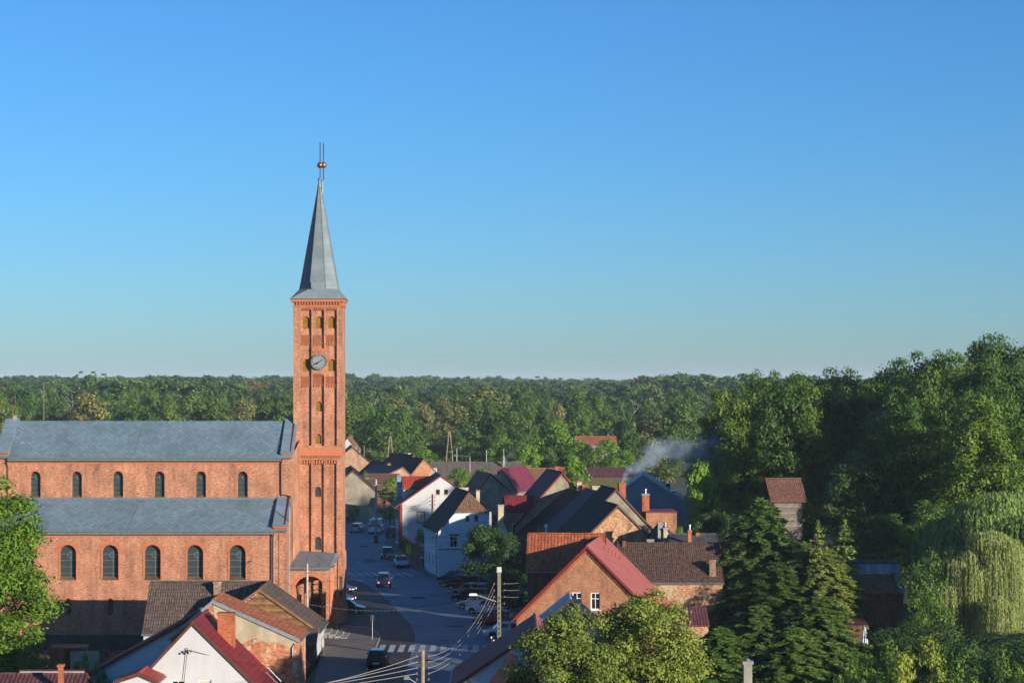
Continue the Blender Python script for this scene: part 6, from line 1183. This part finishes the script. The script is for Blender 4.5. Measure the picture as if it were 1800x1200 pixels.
# signs
ys = empty('warning_sign', G(718, 990), 0, 'yellow triangular warning sign above a yellow plate on a post', 'sign'); D = ys.location.y; s_ = F / D
MB().tube([(0, 0, 0), (0, 0, zat(954, D))], .04, 6).build('post', 'lamp_metal', ys)
za, zb = zat(952, D), zat(961.5, D); m = MB(); m.prism([(-6 / s_, -.05, zb), (6 / s_, -.05, zb), (0, -.05, za)], (0, .03, 0)); tr_ = m.build('triangle_plate', 'sign_yellow', ys)
for q in ((-5.6, zb + .03, 5.6, zb + .03), (-5.6, zb + .03, 0, za - .08), (5.6, zb + .03, 0, za - .08)): MB().tube([(q[0] / s_, -.055, q[1]), (q[2] / s_, -.055, q[3])], .02, 4).build('triangle_border', 'sign_red', tr_)
MB().box(-.035, .035, -.065, -.05, zb + .25, za - .22).build('mark', 'black', tr_); MB().box(-.035, .035, -.065, -.05, zb + .1, zb + .18).build('mark', 'black', tr_)
zc, zd = zat(962.2, D), zat(972, D); m = MB(); m.box(-4.8 / s_, 4.8 / s_, -.05, -.02, zd, zc); pl_ = m.build('text_plate', 'sign_yellow', ys)
for k_ in range(2):
    x = (-.13, .13)[k_]; zz = (zc + zd) / 2 + .05; m = MB()
    for bx in ((-.1, .1, .0, .03), (-.1, .1, .14, .17), (-.1, .1, .28, .31), (-.1, -.07, .0, .31), (.07, .1, .0 if k_ else .0, .31)): m.box(x + bx[0], x + bx[1], -.062, -.05, zz - .12 + bx[2], zz - .12 + bx[3])
    m.build('digit', 'sign_red', pl_)
ps = empty('crossing_sign', G(741, 1001), 0, 'blue pedestrian crossing sign with white triangle on a post', 'sign'); D = ps.location.y; s_ = F / D
MB().tube([(0, 0, 0), (0, 0, zat(973, D))], .04, 6).build('post', 'lamp_metal', ps); m = MB(); m.box(-4 / s_, 4 / s_, -.05, -.02, zat(981.5, D), zat(973, D)); bp = m.build('plate', 'sign_blue', ps); m = MB(); m.prism([(-3.4 / s_, -.055, zat(980.8, D)), (3.4 / s_, -.055, zat(980.8, D)), (0, -.055, zat(974, D))], (0, .005, 0)); wt = m.build('white_triangle', 'sign_white', bp)
zz = zat(980.6, D); m = MB(); m.lathe([(.005, zz + .3), (.05, zz + .34), (.005, zz + .39)], 8, (0, -.062)); m.tube([(0, -.062, zz + .3), (0, -.062, zz + .15), (-.1, -.062, zz)], .02, 4); m.tube([(0, -.062, zz + .15), (.1, -.062, zz)], .02, 4); m.tube([(-.09, -.062, zz + .18), (0, -.062, zz + .27), (.1, -.062, zz + .2)], .016, 4); m.build('walking_figure', 'black', wt)
ts = empty('traffic_sign', G(654.5, 1126), 0, 'dark sign seen from behind on a thin post by the kerb', 'sign'); D = ts.location.y; MB().tube([(0, 0, 0), (0, 0, zat(1080, D))], .035, 6).build('post', 'lamp_metal', ts); m = MB(); zt_ = zat(1080, D); m.box(-.18, .18, -.03, 0, zt_ - .62, zt_); m.build('plate', 'trim_dark', ts)
wl_ = empty('wall_lantern', P(588, 1047, 194.9), 0, 'small lantern on the tower wall beside the porch', 'lantern'); m = MB(); m.taper(-.12, .12, -.24, 0, -.2, .15, 1.3); m.build('glass', 'window_glass', wl_); m = MB(); m.tube([(0, 0, .3), (0, -.12, .3), (0, -.12, .15)], .025, 5); m.taper(-.17, .17, -.29, .05, .15, .25, .3); m.build('bracket', 'trim_dark', wl_)
bd = empty('notice_board', P(600, 1030, 195.1), 0, 'narrow dark notice board on the tower corner', 'board'); m = MB(); m.box(-.16, .12, -.3, -.2, -1.2, 1.0); m.build('panel', 'stone', bd)
# wires
def wire(label, pts3, sag, r=.014, mat='wire_pale', n=18, group='overhead wires'):
    a, b = Vector(pts3[0]), Vector(pts3[1]); path = []
    for k_ in range(n + 1): t_ = k_ / n; p = a.lerp(b, t_); p.z -= sag * 4 * t_ * (1 - t_); path.append(p)
    c = (a + b) / 2; m = MB(); m.tube([p - a for p in path], r, 4); o = m.build('overhead_wire', mat); o.location = a; tag(o, label, 'wire', group); return o
W3 = lambda root, x, z: root.location + Vector((x, 0, z))
for k_ in range(4): wire(f'{ordn[k_]} wire from the top between the concrete pole and the bottom pole', (W3(wp, .33, h2_ - .35 - .32 * k_), W3(cp, -.42, h - .9 - .55 * k_)), 1.3 - .1 * k_, .016)
for k_ in range(4): wire(f'{ordn[k_]} wire from the top running left from the bottom pole', (W3(wp, -.33, h2_ - .35 - .32 * k_), P(500 - 60 * k_, 1214 + 6 * k_, 101)), .18, .014)
for k_ in range(3): wire(f'{ordn[k_]} wire from the top running right from the concrete pole', (W3(cp, .42, h - .9 - .55 * k_), P(985 + 8 * k_, 985 + 14 * k_, 215)), .7, .014)
fe = wire('string of small lights crossing the street above the square', (W3(p3_, .1, h3_ - 3.7), W3(cp, -.3, h - 1.9)), .9, .02); fe['category'] = 'wire'
m = MB(); a, b = fe.location, W3(cp, -.3, h - 1.9)
for k_ in range(1, 44): t_ = k_ / 44; p = a.lerp(b, t_) - a; p.z -= .9 * 4 * t_ * (1 - t_); m.lathe([(.01, p.z - .07), (.045, p.z - .02), (.045, p.z + .02), (.01, p.z + .06)], 6, (p.x, p.y))
tag(m.build('bulb_string', 'pole_concrete', fe), kind='stuff')
wire('thin wire from the church wall to the pale pole', (P(440, 985, 189.6), W3(p3_, -.25, h3_ - .45)), .35); wire('thin wire from the pale pole to the tower corner', (W3(p3_, .5, h3_ - .6), P(600, 1020, 195)), .2)
wire('wire from the white gable wall to the right', (P(331, 1141, 129.8), P(540, 1176, 131)), .25, .016, 'cable'); wire('wire from the brown barn roof to the pale pole', (P(395, 1046, 172), W3(p3_, 0, h3_ - 4.5)), .5)
for k_ in range(2): wire(f'{ordn[k_]} wire from the red brown pole across the white house wall', (P(703, 893 - 8 * k_, 284), W3(p5_, -.3, h5_ - .4 - .5 * k_)), .5, .018, 'cable')
for k_ in range(2): wire(f'{ordn[k_]} wire across the blue house wall', (P(758, 962 - 18 * k_, 242), W3(p6_, 0, h6_ - .6 - .5 * k_)), .6, .018, 'cable')
br = empty('wall_bracket', P(440, 986, 189.7), 0, 'small wire bracket on the church wall', 'bracket'); m = MB(); m.tube([(0, 0, 0), (-.25, -.2, -.15), (.2, -.2, .1)], .025, 5); m.build('arm', 'trim_dark', br); insul(br, -.3, -.2, -.12, .06)

# ------------------------------------------------------------------ smoke and air
def smoke(label, puffs, dens):
    root = empty('chimney_smoke', P(*puffs[0][:3]), 0, label, 'smoke')
    mat = bpy.data.materials.new('smoke'); mat.use_nodes = True; t = mat.node_tree; t.nodes.clear(); o = N(t, 'OutputMaterial'); pv = N(t, 'VolumePrincipled'); t.links.new(pv.outputs[0], o.inputs['Volume'])
    pv.inputs['Color'].default_value = (.72, .88, 1, 1); pv.inputs['Anisotropy'].default_value = .1
    tc = N(t, 'TexCoord'); ln = N(t, 'VectorMath', operation='LENGTH'); t.links.new(tc.outputs['Object'], ln.inputs[0]); fall = N(t, 'MapRange'); t.links.new(ln.outputs['Value'], fall.inputs[0]); fall.inputs[1].default_value = 1.0; fall.inputs[2].default_value = .15
    gm = N(t, 'NewGeometry'); nz = noise(t, .55, gm.outputs['Position'], 5, .62); rp_ = ramp(t, nz.outputs[0], [(.42, (0, 0, 0)), (.68, (1, 1, 1))])
    mu = N(t, 'Math', operation='MULTIPLY'); t.links.new(fall.outputs[0], mu.inputs[0]); t.links.new(rp_.outputs[0], mu.inputs[1]); oi = N(t, 'ObjectInfo'); m2 = N(t, 'Math', operation='MULTIPLY'); t.links.new(mu.outputs[0], m2.inputs[0]); t.links.new(oi.outputs['Alpha'], m2.inputs[1])
    m3 = N(t, 'Math', operation='MULTIPLY'); t.links.new(m2.outputs[0], m3.inputs[0]); m3.inputs[1].default_value = dens; t.links.new(m3.outputs[0], pv.inputs['Density'])
    base = MB(); base.lathe([(.02, -1)] + [(math.cos(R(a)), math.sin(R(a))) for a in range(-75, 76, 15)] + [(.02, 1)], 16); me = None
    for x, y, D, rx, ry, tilt, al in puffs:
        if me is None: o_ = base.build('puff', mat, root, True); me = o_.data
        else: o_ = bpy.data.objects.new('puff', me); COL.objects.link(o_); o_.parent = root
        p = P(x, y, D); o_.location = p - root.location; k_ = D / F; o_.scale = (rx * k_, (rx + ry) * .5 * k_, ry * k_); o_.rotation_euler = (0, R(-tilt), 0); o_.color = (1, 1, 1, al)
    return root
path = [(1094, 848, 4), (1097, 841, 5), (1100, 834, 7), (1106, 828, 9), (1114, 824, 10), (1123, 821, 11), (1132, 817, 13), (1140, 810, 15), (1146, 800, 17), (1154, 790, 18), (1166, 786, 20), (1182, 790, 22), (1204, 796, 25), (1232, 792, 30), (1266, 780, 34), (1304, 770, 40)]
smoke('pale blue smoke drifting from the brick chimney of the plaster gable house', [(x, y, 227 + .22 * (x - 1094), r_ * 1.7 if k_ > 3 else r_ * .9, r_ * 1.2 if k_ > 3 else r_ * 1.4, -15 if k_ < 3 else 12, max(.012, 1.0 * (4.0 / r_) ** 1.9)) for k_, (x, y, r_) in enumerate(path)], 9.0)
smoke('thin smoke rising from the brick chimney of the purple roofed house', [(885, 818, 338, 4, 6, -10, .9), (889, 810, 339, 6, 8, -25, .6), (896, 798, 342, 9, 10, -30, .35), (903, 788, 346, 9, 9, -20, .18)], 1.4)
hz = MB(); hz.box(-3800, 3800, -70, 8800, -3.2, 49.5); ho = hz.build('haze', None)
hm = bpy.data.materials.new('haze'); hm.use_nodes = True; t = hm.node_tree; t.nodes.clear(); o = N(t, 'OutputMaterial'); pv = N(t, 'VolumePrincipled'); t.links.new(pv.outputs[0], o.inputs['Volume']); pv.inputs['Density'].default_value = HAZE = 0.00009; pv.inputs['Color'].default_value = (.75, .9, 1, 1); pv.inputs['Anisotropy'].default_value = .0
ho.data.materials.append(hm); tag(ho, 'thin morning haze over the town and forest', 'haze', kind='stuff'); ho.display_type = 'WIRE'
